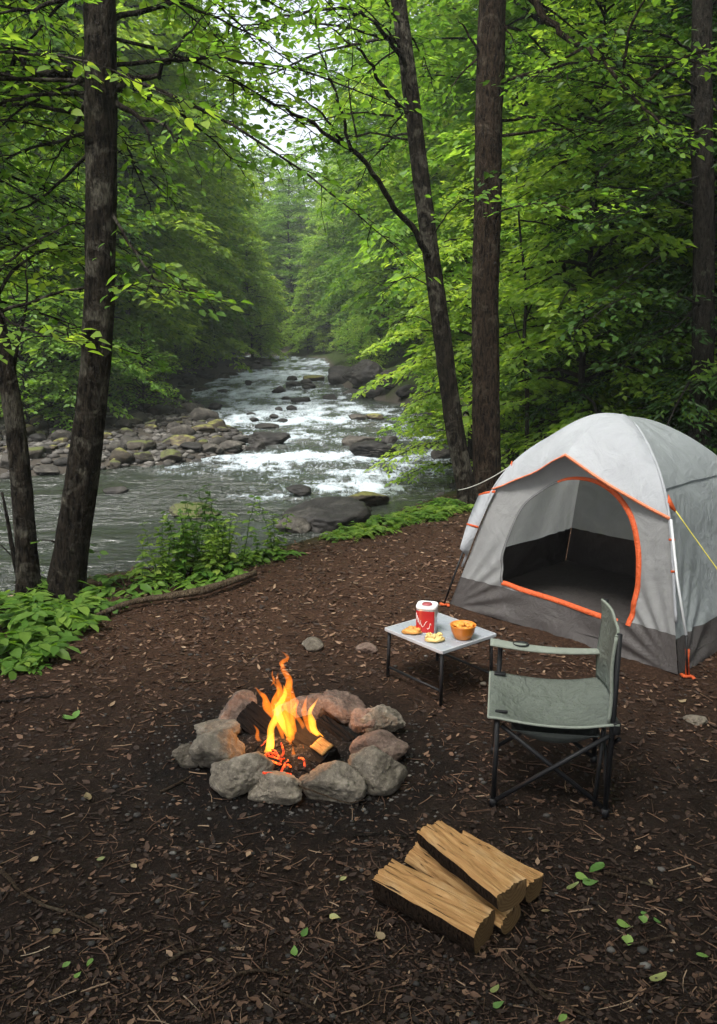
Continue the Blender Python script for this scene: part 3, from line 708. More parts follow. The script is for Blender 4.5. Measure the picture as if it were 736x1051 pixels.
near_tree('straight_tree', 'thick straight brown trunk rising just past the tent',
          [g4] + dp([(499, 420), (498, 320), (500, 220), (502, 110), (505, 0), (508, -140), (512, -300)], 9.25),
          [.175, .158, .150, .146, .143, .140, .13, .11], M['bark_brown'],
          [(dp([(505, -60), (540, -5), (570, 28), (598, 48), (624, 66), (660, 90)], (9.2, 8.2)), .045, 0.45),
           (dp([(598, 50), (570, 64), (545, 80)], (8.6, 8.4)), .016, 0.5),
           (dp([(492, 55), (478, 30), (470, 20)], (9.2, 9.0)), .016, 0.0),
           (dp([(490, 60), (470, 80), (460, 98)], (9.2, 9.0)), .012, 0.3),
           (dp([(512, 20), (523, 35), (530, 48)], (9.2, 9.1)), .013, 0.0),
           (dp([(620, 64), (660, 110), (700, 135), (740, 130)], (8.3, 7.6)), .018, 0.8),
           (dp([(660, 85), (700, 60), (740, 50), (780, 60)], (8.2, 7.6)), .018, 0.8),
           (dp([(640, 70), (650, 20), (680, -20), (720, -30)], (8.2, 7.8)), .016, 0.8),
           (dp([(507, 225), (520, 215), (560, 208), (600, 218), (640, 200)], (9.2, 7.6)), .012, 0.8)],
          504, 'leaf_beech', 0.090, 26, (3.6, 8.2), (1.2, 2.8), (-1.8, 1.8))
q5 = Vector((3.95, 9.5, 0)); q5.z = tz(q5.x, q5.y)
near_tree('shaded_tree', 'dim dark trunk in the shade past the tent side',
          [q5] + dp([(722, 330), (722, 200), (720, 80), (722, -60), (724, -240)], 9.5), [.14, .125, .115, .11, .10, .08], M['bark_far'],
          [(dp([(720, 140), (690, 125), (660, 118), (640, 122)], (9.5, 8.6)), .018, 0.7),
           (dp([(720, 250), (680, 262), (640, 290), (600, 320)], (9.5, 8.4)), .016, 0.75),
           (dp([(722, 180), (690, 190), (650, 215), (610, 232)], (9.5, 8.2)), .016, 0.75),
           (dp([(724, 300), (700, 330), (670, 350), (640, 372)], (9.5, 8.6)), .012, 0.75),
           (dp([(718, 60), (690, 40), (650, 30), (610, 40)], (9.5, 8.0)), .018, 0.75),
           (dp([(728, 100), (760, 140), (790, 190), (800, 260)], (9.5, 8.6)), .016, 0.7)],
          505, 'leaf_dark', 0.085, 14, (1.5, 7.0), (1.4, 2.6), (2.2, 4.6), 0.5)  # dark needle colour on this crown stands in for deep shade
q6 = Vector((2.32, 11.3, 0)); q6.z = tz(q6.x, q6.y)
near_tree('bare_sapling', 'thin dark sapling stem showing between the thick trunk and tent roof',
          [q6] + dp([(541, 400), (538, 350), (540, 300), (534, 240), (530, 180)], 11.3), [.035, .032, .028, .022, .016, .010], M['bark_far'],
          [(dp([(539, 360), (528, 330), (522, 305)], 11.3), .012, 0.5), (dp([(539, 330), (555, 290), (575, 270)], 11.3), .012, 0.6)], 506, 'leaf_maple', 0.11, 5, (1.6, 3.4), (.7, 1.4))
for i, (u, v0, v1, rr_, YY, lab) in enumerate([(52, 395, -60, .13, 23, 'dark straight trunk on the slope between the two leaning trunks'), (126, 350, -80, .12, 27, 'dark trunk on the slope showing just past the mottled trunk')]):
    q = D(u, v0, YY); q.z = tz(q.x, q.y)
    near_tree('slope_tree', lab, [q, D(u + 6, v0 * .7 + v1 * .3, YY), D(u - 1, v0 * .35 + v1 * .65, YY), D(u + 10, v1, YY)], [rr_ * .8, rr_ * .65, rr_ * .5, rr_ * .3], M['bark_far'], [(dp([(u + 4, (v0 + v1) / 2), (u + 40, (v0 + v1) / 2 - 40), (u + 70, (v0 + v1) / 2 - 50)], YY), .04, 0.6)], 520 + i, 'leaf_beech', 0.14, 10, (3, 9), (2, 3.4), None, 0.5, 'single trunks on the slopes')
qo = Vector((-3.95, 5.5, 0)); qo.z = tz(qo.x, qo.y)
near_tree('overhanging_tree', 'tree whose long leafy limbs reach in above the slim leaning trunk', [qo, qo + Vector((.05, .05, 2)), qo + Vector((0, .1, 4.5)), qo + Vector((.1, .2, 7))], [.10, .09, .07, .04], M['bark_birch'], [], 507, 'leaf_maple', 0.08, 26, (1.9, 5.2), (1.6, 3.2), (0.1, 1.5), .5)
sb = G(22, 607)
near_tree('dead_sapling', 'thin bare dead stem standing before the slim dark trunk', [sb] + dp([(14, 570), (8, 535), (2, 505)], sb.y - .1), [.022, .018, .014, .008], M['twig'],
          [(dp([(16, 575), (2, 560), (-8, 556)], sb.y - .1), .006, 0), (dp([(14, 565), (40, 555), (58, 556)], sb.y - .1), .004, .5)], 530, 'leaf_plant', 0.07)

# ================================================================== TENT
def fabric(name, col, rough=0.75, trans=0.0, bs=1.0, wr=0.55):
    n = NT(name); p = n.coord('Object'); a = n.noise(p, 5 * bs, 5, 0.6, 1.2); b = n.noise(n.coord('Object', (1, 1, 0.35)), 16 * bs, 4, 0.6, 0.8); c = n.noise(p, 400, 2)
    cc = n.mix(n.ramp(a, [(0.3, 0.0), (0.7, 1.0)]), tuple(k * 0.90 for k in col), tuple(min(1, k * 1.06) for k in col))
    h = n.math('ADD', n.math('ADD', a, n.math('MULTIPLY', b, 0.5)), n.math('MULTIPLY', c, 0.02))
    s = n.bsdf(cc, rough, n.bump(h, wr, 0.03), spec=0.35)
    if trans:
        t = n.n('ShaderNodeBsdfTranslucent'); n.l(cc, t.inputs[0]); m = n.n('ShaderNodeMixShader'); m.inputs[0].default_value = trans
        n.l(s.outputs[0], m.inputs[1]); n.l(t.outputs[0], m.inputs[2]); return n.done(m)
    return n.done(s)
M['fly'] = fabric('pale grey fly nylon', (0.335, 0.348, 0.37), 0.6, 0.22)
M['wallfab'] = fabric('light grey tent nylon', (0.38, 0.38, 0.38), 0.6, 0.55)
M['sidefab_shade'] = fabric('tent nylon with side shade', (0.235, 0.255, 0.26), 0.6, 0.18)  # darker grey paints in the shade of the side facing away from light
M['skirt'] = fabric('charcoal tub floor nylon', (0.048, 0.042, 0.040), 0.6)
M['orange'] = fabric('orange trim webbing', (0.47, 0.075, 0.016), 0.6, 0.0, 3)
M['orange_pale'] = fabric('faded orange edging', (0.62, 0.19, 0.09), 0.6, 0.0, 3)
M['zip'] = plain('grey zipper tape', (0.10, 0.10, 0.10), 0.6)
M['black'] = plain('black painted steel', (0.009, 0.009, 0.010), 0.5, 0.22)
M['polegrey'] = plain('grey pole', (0.45, 0.46, 0.47), 0.4, 0.5)
M['cord_white'] = plain('white guy cord', (0.62, 0.60, 0.55), 0.8)
M['cord_yellow'] = plain('yellow guy cord', (0.70, 0.62, 0.12), 0.8)

FL, FR = G(462, 620), G(696, 692)
ea = (FR - FL).normalized(); eb = Vector((-ea.y, ea.x, 0)); HALF = (FR - FL).length / 2
BS = 0.84; TC = (FL + FR) / 2 + eb * (HALF * BS); TH = D(640, 428, TC.y).z + 0.01
tent = empty('dome_tent', (TC.x, TC.y, 0), 'grey dome tent with orange trim and open door', 'tent')
def TL(a, b, z): return ea * a + eb * (b * BS) + Vector((0, 0, z))
_pz = catmull([Vector(p) for p in ((0, 1, 0), (.14, .94, 0), (.27, .885, 0), (.46, .81, 0), (.64, .72, 0), (.78, .585, 0), (.88, .42, 0), (.95, .255, 0), (.985, .13, 0), (1, 0, 0))], 6)
PZ, PR = [p.x for p in _pz], [max(0, p.y) for p in _pz]
def rz_(z): return float(np.interp(max(z, 0) / TH, PZ, PR))
SIDES = {'front': (Vector((1, 0)), Vector((0, -1))), 'right': (Vector((0, 1)), Vector((1, 0))), 'back': (Vector((-1, 0)), Vector((0, 1))), 'left': (Vector((0, -1)), Vector((-1, 0)))}
def wall_pt(side, s, z, off=0.0, conc=0.06):
    t, o = SIDES[side]; r = rz_(z)
    bow = 1 - conc * (1 - s * s) * math.sin(math.pi * min(1, z / TH * 0.9 + 0.05))
    # tension creases running up from the pegged corners
    cre = 0
    for cs in (-1, 1):
        dx = abs(s - cs) * HALF; dz = z + 0.02; rr = math.hypot(dx, dz); th = math.atan2(dz, dx + 1e-4)
        cre += math.sin(th * 22 + cs) * 0.013 * math.exp(-((rr - 0.32) / 0.26) ** 2) * (1 if rr > 0.05 else rr / 0.05)
    cre += 0.006 * math.sin(s * 9 + z * 13 + 2 * math.sin(z * 6)) * (1 - s * s)
    p = t * (s * r * HALF) + o * (r * HALF * bow + cre * (1 - abs(s) ** 8) + off)
    return TL(p.x, p.y, z)
def wall_part(name, side, z0, z1, mat, ns=56, nz=40, off=0.0, cut=None):
    m = MB(); rows = []
    ztop = z1
    for j in range(nz + 1):
        q = j / nz; z = z0 + (ztop - z0) * q
        rows.append([wall_pt(side, -1 + 2 * i / ns, z, off) for i in range(ns + 1)])
    V = [p for r in rows for p in r]; F = []
    for j in range(nz):
        for i in range(ns):
            s = -1 + 2 * (i + .5) / ns; z = z0 + (ztop - z0) * (j + .5) / nz
            if cut and cut(s, z): continue
            F.append((j * (ns + 1) + i, j * (ns + 1) + i + 1, (j + 1) * (ns + 1) + i + 1, (j + 1) * (ns + 1) + i))
    m.add(V, F); return m.build(name, mat, tent)
# door outline in wall coordinates (s across, z up)
def wall_uv(u, v):                       # photograph point -> (s, z) on the front wall
    best = None
    for s in np.linspace(-1, 1, 81):
        for z in np.linspace(0, 1.25, 76):
            p = wall_pt('front', s, z) + Vector((TC.x, TC.y, 0)) - Vector((0, 0, CAMH))
            fw = p.y * CP - p.z * SP; uu = 368 + FPX * p.x / fw; vv = 525.5 - FPX * (p.y * SP + p.z * CP) / fw
            e = (uu - u) ** 2 + (vv - v) ** 2
            if best is None or e < best[0]: best = (e, s, z)
    return best[1:]
door_px = [(514, 598), (516, 572), (524, 545), (538, 520), (556, 502), (572, 495), (590, 492), (612, 495), (632, 506), (646, 526), (655, 552), (656, 580), (652, 612), (646, 641)]
door = [wall_uv(u, v) for u, v in door_px]
dpoly = [(p.x, p.y) for p in catmull([Vector((a, b, 0)) for a, b in door], 6)]
def inside(s, z):
    c = False; n = len(dpoly)
    for i in range(n):
        (x0, y0), (x1, y1) = dpoly[i], dpoly[(i + 1) % n]
        if (y0 > z) != (y1 > z) and s < (x1 - x0) * (z - y0) / (y1 - y0) + x0: c = not c
    return c
fsk = lambda s: 0.175
wall_part('front_wall', 'front', 0.20, 1.20, M['wallfab'], 150, 96, 0.0, inside)
wall_part('front_skirt', 'front', 0.0, 0.203, M['skirt'], 80, 14, 0.004, inside)
wall_part('side_wall', 'right', 0.18, TH, M['sidefab_shade'], 60, 50)
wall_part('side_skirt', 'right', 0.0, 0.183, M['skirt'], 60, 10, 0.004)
wall_part('back_wall', 'back', 0.36, TH, M['wallfab'], 50, 40)
wall_part('back_skirt', 'back', 0.0, 0.362, M['skirt'], 50, 12, 0.004)
wall_part('side_wall', 'left', 0.36, TH, M['wallfab'], 50, 40)
wall_part('side_skirt', 'left', 0.0, 0.362, M['skirt'], 50, 12, 0.004)
m = MB(); k = 16
m.grid([[TL(HALF * .97 * (-1 + 2 * i / k), HALF * .97 * (-1 + 2 * j / k), 0.058 + 0.012 * float(vn(i * .9, j * .9, s=4))) for i in range(k + 1)] for j in range(k + 1)])
m.build('tent_floor', M['skirt'], tent)
# trims round the door
def band(name, pts, wdt, mat, off=0.007, thick=0.004):
    P = [wall_pt('front', s, z, off) for s, z in pts]; m = MB(); rows = []
    for i, p in enumerate(P):
        t = (P[min(i + 1, len(P) - 1)] - P[max(i - 1, 0)]).normalized()
        nrm = -eb * 0.85 + Vector((0, 0, 0.5)); nrm = (nrm - t * nrm.dot(t)).normalized(); sd_ = t.cross(nrm)
        w_ = wdt(i / (len(P) - 1)) if callable(wdt) else wdt
        rows.append([p + sd_ * w_ / 2 - nrm * thick, p + sd_ * w_ / 2, p, p - sd_ * w_ / 2, p - sd_ * w_ / 2 - nrm * thick])
    m.grid(rows); return m.build(name, mat, tent)
k_ = len(dpoly)
band('door_zipper', dpoly[:int(k_ * .40)], 0.018, M['zip'])
band('door_trim', dpoly[int(k_ * .38):], lambda f: 0.014 + 0.018 * min(1, f * 3), M['orange'])
sill = [tuple(Vector(dpoly[0]).lerp(Vector(dpoly[-1]), t)) for t in np.linspace(0, 1, 26)]
band('sill_trim', [(s, z) for s, z in sill[:24]], 0.032, M['orange'])
# fly: a roof sheet with a peaked brow over the door
PK = D(580, 468, 5.12) - Vector((TC.x, TC.y, 0)); ZB = 0.83
pk_a, pk_b, pk_z = PK.dot(ea), PK.dot(eb) / BS, PK.z
def pole_pt(cs, z, off=0.0):
    r = rz_(z); return TL(cs * (r * HALF + off), -(r * HALF + off), z)
def fly_pt(s, t):
    zz = TH - (TH - ZB) * (t ** 1.6)
    a = pole_pt(-1 if s < 0 else 1, zz, 0.012 + 0.01 * t)
    c = TL(pk_a * t, pk_b * (t ** 0.92), TH + (pk_z - TH) * t ** 1.5 + 0.035 * math.sin(math.pi * t) + 0.006)
    f = (math.sqrt(s * s + .03) - math.sqrt(.03)) / (math.sqrt(1.03) - math.sqrt(.03))
    p = c.lerp(a, f)
    p = p + Vector((0, 0, 1)) * (0.05 * math.sin(math.pi * f) * math.sin(math.pi * min(1, t * 1.1)) - 0.02 * math.sin(math.pi * f) * t ** 3)
    return p + (-eb + Vector((0, 0, .6))) * (0.005 * math.sin(s * 14 + t * 5) * t)
m = MB(); m.grid([[fly_pt(-1 + 2 * i / 60, j / 30) for i in range(61)] for j in range(31)]); fly = m.build('fly', M['fly'], tent)
edge = [fly_pt(-1 + 2 * i / 60, 1.0) for i in range(61)]
def ribbon(name, P, wdt, mat, dirv):
    m = MB(); m.grid([[p + dirv * wdt * .5 + Vector((0, 0, .004)), p + Vector((0, 0, .006)) - eb * .006, p - dirv * wdt * .5 - eb * .004] for p in P]); o = m.build(name, mat, tent, solid=0.004); return o
ribbon('brow_trim', edge[:28], 0.006, M['orange_pale'], Vector((0, 0, 1)))
ribbon('brow_trim', edge[26:], 0.014, M['orange_pale'], Vector((0, 0, 1)))
# roof covers over the other three sides, ending at a seam
for side, mt in (('right', 'sidefab_shade'), ('left', 'fly'), ('back', 'fly')):
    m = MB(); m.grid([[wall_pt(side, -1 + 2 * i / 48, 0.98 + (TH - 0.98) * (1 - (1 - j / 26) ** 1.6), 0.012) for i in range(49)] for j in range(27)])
    m.build('roof_panel', M['fly'] if mt != 'sidefab_shade' else M['sidefab_shade'], tent)  # right panel shares the shade-darkened side cloth
# poles in their sleeves
for cs in (-1, 1):
    zs_ = np.linspace(0.0, TH, 30)
    mb = MB().tube([pole_pt(cs, z, 0.016) for z in zs_[6:]], 0.009, 8); mb.build('pole', M['fly'], tent)
prt = MB().tube([TL(HALF, -HALF, 0.0) + Vector((0.03, -0.05, 0.02)), TL(HALF, -HALF, 0) + Vector((0.015, -0.03, .24))], .006, 8); prt.build('corner_strut', M['black'], tent)
prt = MB().tube([TL(HALF, -HALF, 0) + Vector((0.015, -0.03, .24)), pole_pt(1, 0.52, 0.05), pole_pt(1, ZB, .03)], .008, 8); prt.build('corner_pole', M['polegrey'], tent)
# left side flap with its strut
fl = []; yy = TC.y + eb.y * -HALF * BS - ea.y * HALF - .05; o0 = D(492, 507, yy + .15) - Vector((TC.x, TC.y, 0)); o1 = D(472, 563, TC.y + eb.y * -HALF * BS - ea.y * HALF - .05) - Vector((TC.x, TC.y, 0))
for t in np.linspace(0, 1, 14):
    z = ZB + (0.36 - ZB) * t; q = pole_pt(-1, z, 0.014); sl = o0.lerp(o1, t) + (-ea) * .012 * math.sin(math.pi * t)
    fl.append([q + ea * 0.03 * (1 - .5 * t) - eb * .012, q.lerp(sl, .5) - eb * .006, sl])
MB().grid(fl).build('side_flap', M['fly'], tent, solid=0.003)
for t, wd in ((0.06, 0.02), (0.60, 0.016)):
    i = int(t * 13); a, b, c = fl[i]; dn = Vector((0, 0, -wd))
    MB().grid([[p - eb * .008 for p in (a, b, c)], [p - eb * .008 + dn for p in (a, b, c)]]).build('flap_strap', M['orange'], tent, solid=0.003)
stakeL = G(456, 622) - Vector((TC.x, TC.y, 0))
MB().tube([fl[-1][1], stakeL + Vector((0, 0, .02))], .007, 8).build('flap_strut', M['black'], tent)
def stake(p, name='stake_loop'):
    m = MB(); m.box(p + Vector((0, 0, .012)), (.05, .026, .012)); m.box(p + Vector((.026, -.01, .010)), (.020, .045, .010)); m.box(p + Vector((-.022, .014, .012)), (.018, .036, .010))
    m.build(name, M['orange'], tent, bevel=.003)
stake(stakeL); cR = TL(HALF, -HALF, 0) + Vector((.03, -.055, 0)); stake(cR)
MB().grid([[cR + Vector((-.013, 0, .01)), cR + Vector((.013, 0, .01))], [cR + Vector((-.009, .02, .11)), cR + Vector((.009, .02, .11))], [cR + Vector((-.012, .03, .16)), cR + Vector((.012, .03, .16))]]).build('corner_strap', M['orange'], tent, solid=.004)
def tab(p, d1, d2):
    MB().grid([[p - d2 * .035, p + d2 * .035], [p + d1 * .05 - d2 * .020, p + d1 * .05 + d2 * .02], [p + d1 * .085 - d2 * .006, p + d1 * .085 + d2 * .006]]).build('guy_tab', M['orange'], tent, solid=.004)
gl0 = fly_pt(-0.96, 0.80); gl1 = D(470, 503, 9.05) - Vector((TC.x, TC.y, 0)); dl = (gl1 - gl0).normalized(); tab(gl0, dl, Vector((0, 0, 1)))
sag = lambda a, b, s: [a.lerp(b, t) - Vector((0, 0, s * 4 * t * (1 - t))) for t in np.linspace(0, 1, 16)]
MB().tube(sag(gl0 + dl * .08, gl1, .03), .004, 6).build('guy_rope', M['cord_white'], tent)
gr0 = pole_pt(1, ZB + .10, .03); gr1 = Vector((2.5, 4.62, 0.01)) - Vector((TC.x, TC.y, 0)); dr = (gr1 - gr0).normalized(); tab(gr0, dr, Vector((0, 0, 1)))
MB().tube(sag(gr0 + dr * .08, gr1, .01), .0035, 6).build('guy_rope', M['cord_yellow'], tent)
for (s, z) in ((0.86, 0.55), (0.88, 0.72)):
    q = pole_pt(1, z, .02); MB().box(q, (.035, .012, .012)).build('pole_clip', M['orange'], tent, bevel=.002)
for s, z in ((-.02, 0.98), (-.02, .42), (.5, .40), (.55, .9)):
    q = wall_pt('back', -s, z, -.02); MB().box(q, (.012, .012, .03)).build('inner_loop', M['black'], tent, bevel=.002)

# ================================================================== CHAIR
M['canvas'] = fabric('sage grey canvas', (0.115, 0.130, 0.110), 0.85, 0.0, 2, 1.0)
M['canvas_pale'] = fabric('pale sage binding', (0.20, 0.22, 0.185), 0.85, 0.0, 3, 0.3)
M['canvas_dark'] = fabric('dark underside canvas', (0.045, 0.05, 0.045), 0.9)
c0 = G(506, 826); cF = Vector((-0.985, 0.175, 0)); cL = Vector((0.17, 0.985, 0))
chair = empty('camp_chair', c0, 'sage green folding camp chair with black legs facing the fire', 'chair')
CW, CDp, SH = 0.43, 0.440, 0.375                  # width, depth, seat height
def CP_(f, l, z): return -cF * f + cL * l + Vector((0, 0, z))     # f runs from the front back
def rod(name, pts, r=0.011, mat='black', n=10): return MB().tube(pts, r, n).build(name, M[mat], chair)
rod('leg', [CP_(0, 0, 0.0), CP_(0.005, 0, SH - .01)], .0105)
rod('leg', [CP_(0, CW, 0.0), CP_(0.01, CW, SH + .15)], .011)
rod('leg', [CP_(CDp - .005, 0, 0.0), CP_(CDp + .002, 0, 0.40), CP_(CDp + .004, 0, 0.755)], .0115)
rod('leg', [CP_(CDp - .005, CW, 0.0), CP_(CDp + .002, CW, 0.40), CP_(CDp + .004, CW, 0.755)], .0115)
rod('inner_post', [CP_(CDp - .045, 0.012, 0.03), CP_(CDp - .03, 0.012, SH - .02)], .009)
for l in (0.0, CW):
    o_ = 0.016 if l == 0 else -0.016
    rod('cross_bar', [CP_(0.012, l - o_ * .6, 0.03), CP_(CDp - .01, l - o_ * .6, SH - .03)], .0095)
    rod('cross_bar', [CP_(CDp - .015, l + o_ * .6, 0.03), CP_(0.02, l + o_ * .6, SH - .03)], .0095)
rod('cross_bar', [CP_(CDp, 0.01, 0.05), CP_(CDp + .015, CW - .01, SH - .05)], .009)
rod('cross_bar', [CP_(CDp + .02, CW - .01, 0.05), CP_(CDp + .03, 0.01, SH - .05)], .009)
for f, l in ((0, 0), (0, CW), (CDp - .005, 0), (CDp - .005, CW)):
    MB().tube([CP_(f, l, 0), CP_(f, l, .03)], [.017, .015], 10).build('foot', M['black'], chair)
def seat_z(f, l):
    a, b = f / CDp, l / CW
    s = 1 - (2 * b - 1) ** 2; q = math.sin(math.pi * min(1, max(0, a)))
    return SH + 0.012 - 0.060 * s * (0.30 + 0.70 * q) - 0.018 * q + 0.03 * max(0, a - .75) + .004 * math.sin(a * 9 + b * 5) * s + .003 * math.sin(a * 19 - b * 9) * s
def sheet(name, fn, ni, nj, mat, solid=.006, sub=None):
    m = MB(); m.grid([[fn(i / ni, j / nj) for i in range(ni + 1)] for j in range(nj + 1)]); return m.build(name, M[mat], sub or chair, solid=solid)
seat = sheet('seat', lambda a, b: CP_(-0.028 + a * (CDp + .055), -0.012 + b * (CW + .024), seat_z(-0.028 + a * (CDp + .055), b * CW)), 40, 30, 'canvas')
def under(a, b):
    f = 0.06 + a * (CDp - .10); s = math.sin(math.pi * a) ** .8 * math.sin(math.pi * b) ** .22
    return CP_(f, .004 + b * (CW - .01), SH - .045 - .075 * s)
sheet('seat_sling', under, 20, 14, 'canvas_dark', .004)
MB().tube([CP_(-0.030 + t * (CDp + .055), -.014, seat_z(-.03 + t * (CDp + .055), 0) - .002) for t in np.linspace(0, 1, 24)], .0055, 8).build('seat_binding', M['canvas_pale'], chair)
MB().tube([CP_(-0.030, -.012 + t * (CW + .024), seat_z(-.03, t * CW) - .002) for t in np.linspace(0, 1, 24)], .0055, 8).build('seat_binding', M['canvas_pale'], chair)
def back(a, b):          # a across, b up
    z = 0.40 + 0.345 * b; f = CDp - .004 + .006 * b; s = 1 - (2 * a - 1) ** 2
    return CP_(f - .012 + 0.042 * s * (1 - .35 * b) + .004 * math.sin(a * 9 + b * 7), -.008 + a * (CW + .016), z + .006 * math.sin(a * math.pi) * (-1 if b > .5 else 0) + 0.02 * (1 - b) * (0 if b > .02 else 0))
bk = sheet('backrest', back, 30, 26, 'canvas')
MB().tube([back(t, 1.0) + Vector((0, 0, .004)) for t in np.linspace(0, 1, 24)], .006, 8).build('backrest_binding', M['canvas_pale'], chair)
MB().tube([back(0, t) for t in np.linspace(0, 1, 16)], .007, 8).build('backrest_binding', M['canvas_pale'], chair)
def arm(a, b):
    f = -0.035 + a * (CDp + .05); wd = 0.085 - 0.035 * a
    return CP_(f, CW + (b - .5) * wd, SH + .155 + .012 * (1 - a) - .016 * math.sin(math.pi * a) - .012 * (2 * b - 1) ** 2)
ar = sheet('armrest', arm, 30, 8, 'canvas_pale', .005)
cc = arm(.27, .5) + Vector((0, 0, .004))
MB().tube([cc + cF * (.034 * math.cos(t)) + cL * (.026 * math.sin(t)) for t in np.linspace(0, 2 * math.pi, 25)], .003, 6, cap=False).build('cup_ring', M['black'], ar)
m = MB(); rr_ = [[cc + cF * (q * .032 * math.cos(t)) + cL * (q * .025 * math.sin(t)) + Vector((0, 0, -.001 - .010 * (1 - q))) for t in np.linspace(0, 2 * math.pi, 25)] for q in (.02, .5, 1)]
m.grid(rr_); m.build('cup_net', M['canvas_dark'], ar)
for f, l in ((0.012, CW - .01), (0.02, 0.05)):
    q = CP_(f, l, seat_z(f, l) + .008); MB().box(q, (.05, .03 if l > .1 else .014, .010), (cF, cL, Vector((0, 0, 1)))).build('corner_patch' if l > .1 else 'seat_tag', M['black'], chair, bevel=.003)
MB().box(back(0, 0.02) + Vector((0.03, 0, -.03)), (.03, .03, .05)).build('back_bracket', M['black'], chair, bevel=.004)

# ================================================================== TABLE AND FOOD
TZ = 0.30
tl_, tb_, tr_, tf_ = [G(u, v, TZ) for u, v in ((393, 645), (450, 628), (510, 651), (455, 668))]
ctr = (tl_ + tb_ + tr_ + tf_) / 4; ux = ((tr_ - tf_) + (tb_ - tl_)).normalized(); uy = ((tl_ - tf_) + (tb_ - tr_)); uy = (uy - ux * uy.dot(ux)).normalized()
wx = ((tr_ - tf_).length + (tb_ - tl_).length) / 2; wy = ((tl_ - tf_).length + (tb_ - tr_).length) / 2
table = empty('folding_table', (ctr.x, ctr.y, 0), 'small low folding table with slatted aluminium top and black legs', 'table')
def TP(a, b, z): return ux * (a * wx) + uy * (b * wy) + Vector((0, 0, z))
M['alu'] = plain('brushed aluminium slat', (0.36, 0.385, 0.43), 0.38, 0.5, 0.25, .08)
m = MB(); ns = 5
for i in range(ns):
    a0 = -0.485 + i * 0.97 / ns; a1 = a0 + 0.97 / ns - 0.010
    m.box(TP((a0 + a1) / 2, 0, TZ - .006), ((a1 - a0) * wx, wy * .95, .012), (ux, uy, Vector((0, 0, 1))))
m.build('tabletop', M['alu'], table, bevel=.003, smooth=False)
m = MB()
for s in (-1, 1):
    m.box(TP(0, s * .487, TZ - .008), (wx * .985, wy * .022, .018), (ux, uy, Vector((0, 0, 1))))
for s in (-1, 1):
    m.box(TP(s * .494, 0, TZ - .008), (wx * .012, wy * .95, .018), (ux, uy, Vector((0, 0, 1))))
m.build('rim', plain('pale table rim', (0.38, 0.39, 0.41), .4, .5), table, bevel=.003, smooth=False)
m = MB()
for s in (-1, 1): m.box(TP(0, s * .44, TZ - .022), (wx * .93, .016, .016), (ux, uy, Vector((0, 0, 1))))
m.build('under_rail', M['black'], table, bevel=.002)
for a in (-.45, .45):
    for b in (-.45, .45):
        MB().tube([TP(a * 1.03, b * 1.03, 0), TP(a, b, TZ - .015)], .0095, 10).build('leg', M['black'], table)
for a in (-.455, .455): MB().tube([TP(a, -.455, .075), TP(a, .455, .075)], .0075, 8).build('stretcher', M['black'], table)

# tall tin
tp = G(438, 648, TZ); can = empty('drink_can', (tp.x, tp.y, TZ), 'red and silver squarish tin with white lid on the camp table', 'tin')
M['red'] = plain('red printed tin', (0.42, 0.018, 0.020), 0.35, .5, 0, .2, 12)
M['silver'] = plain('silver tin', (0.55, 0.54, 0.53), 0.3, .5, .6)
M['tinwhite'] = plain('white lid', (0.72, 0.70, 0.70), .4)
def rsq(r, n=40, p=4.0): return [Vector((math.copysign(abs(math.cos(t)) ** (2 / p), math.cos(t)) * r, math.copysign(abs(math.sin(t)) ** (2 / p), math.sin(t)) * r, 0)) for t in [2 * math.pi * i / n for i in range(n)]]
ROT = Matrix.Rotation(R(-14), 3, 'Z')
def lathe(prof, p=4.0, n=40): return [[ROT @ (q + Vector((0, 0, z))) for q in rsq(r, n, p)] for r, z in prof]
CRd = 0.054; HC = 0.150
m = MB(); m.grid(lathe([(CRd * .94, 0.0), (CRd, .006), (CRd, HC - .012), (CRd * .97, HC - .004)]), closed=True); m.add([v for v in lathe([(CRd * .94, .001)])[0]], [tuple(range(39, -1, -1))]); m.build('body', M['silver'], can)
arc = lathe([(CRd + .0012, .012), (CRd + .0012, HC - .020)])
m = MB(); m.grid([r[16:36] for r in arc]); m.build('label', M['red'], can)
m = MB(); m.grid(lathe([(CRd * 1.03, HC - .010), (CRd * 1.04, HC - .002), (CRd * 1.0, HC + .004), (CRd * .84, HC + .004), (CRd * .80, HC + .001), (.001, HC + .001)]), closed=True); m.build('lid', M['tinwhite'], can)
m = MB(); m.grid(lathe([(CRd * .50, HC + .0025), (CRd * .46, HC + .008), (.001, HC + .009)], 2.2), closed=True); m.build('lid_badge', plain('dull red print', (0.30, .06, .07), .45), can)
# pale scrawled strokes on the red side, as in the picture (no legible word)
rgx = random.Random(3); m = MB()
for k in range(5):
    i = 24 + k * 1.6; z = .100 - .012 * k
    a = arc[0]
    def onlab(f, z):
        i0 = int(f) % 40; v = a[i0].lerp(a[(i0 + 1) % 40], f - int(f)); return Vector((v.x * 1.02, v.y * 1.02, z))
    pts = [onlab(i + t * 1.7, z + .018 * math.sin(t * 5 + k) - .006 * t) for t in np.linspace(0, 1, 7)]
    m.tube(pts, [.0006, .0018, .002, .0012, .002, .0016, .0006], 6)
m.build('printed_mark', plain('white print', (0.7, .66, .64), .5), can)

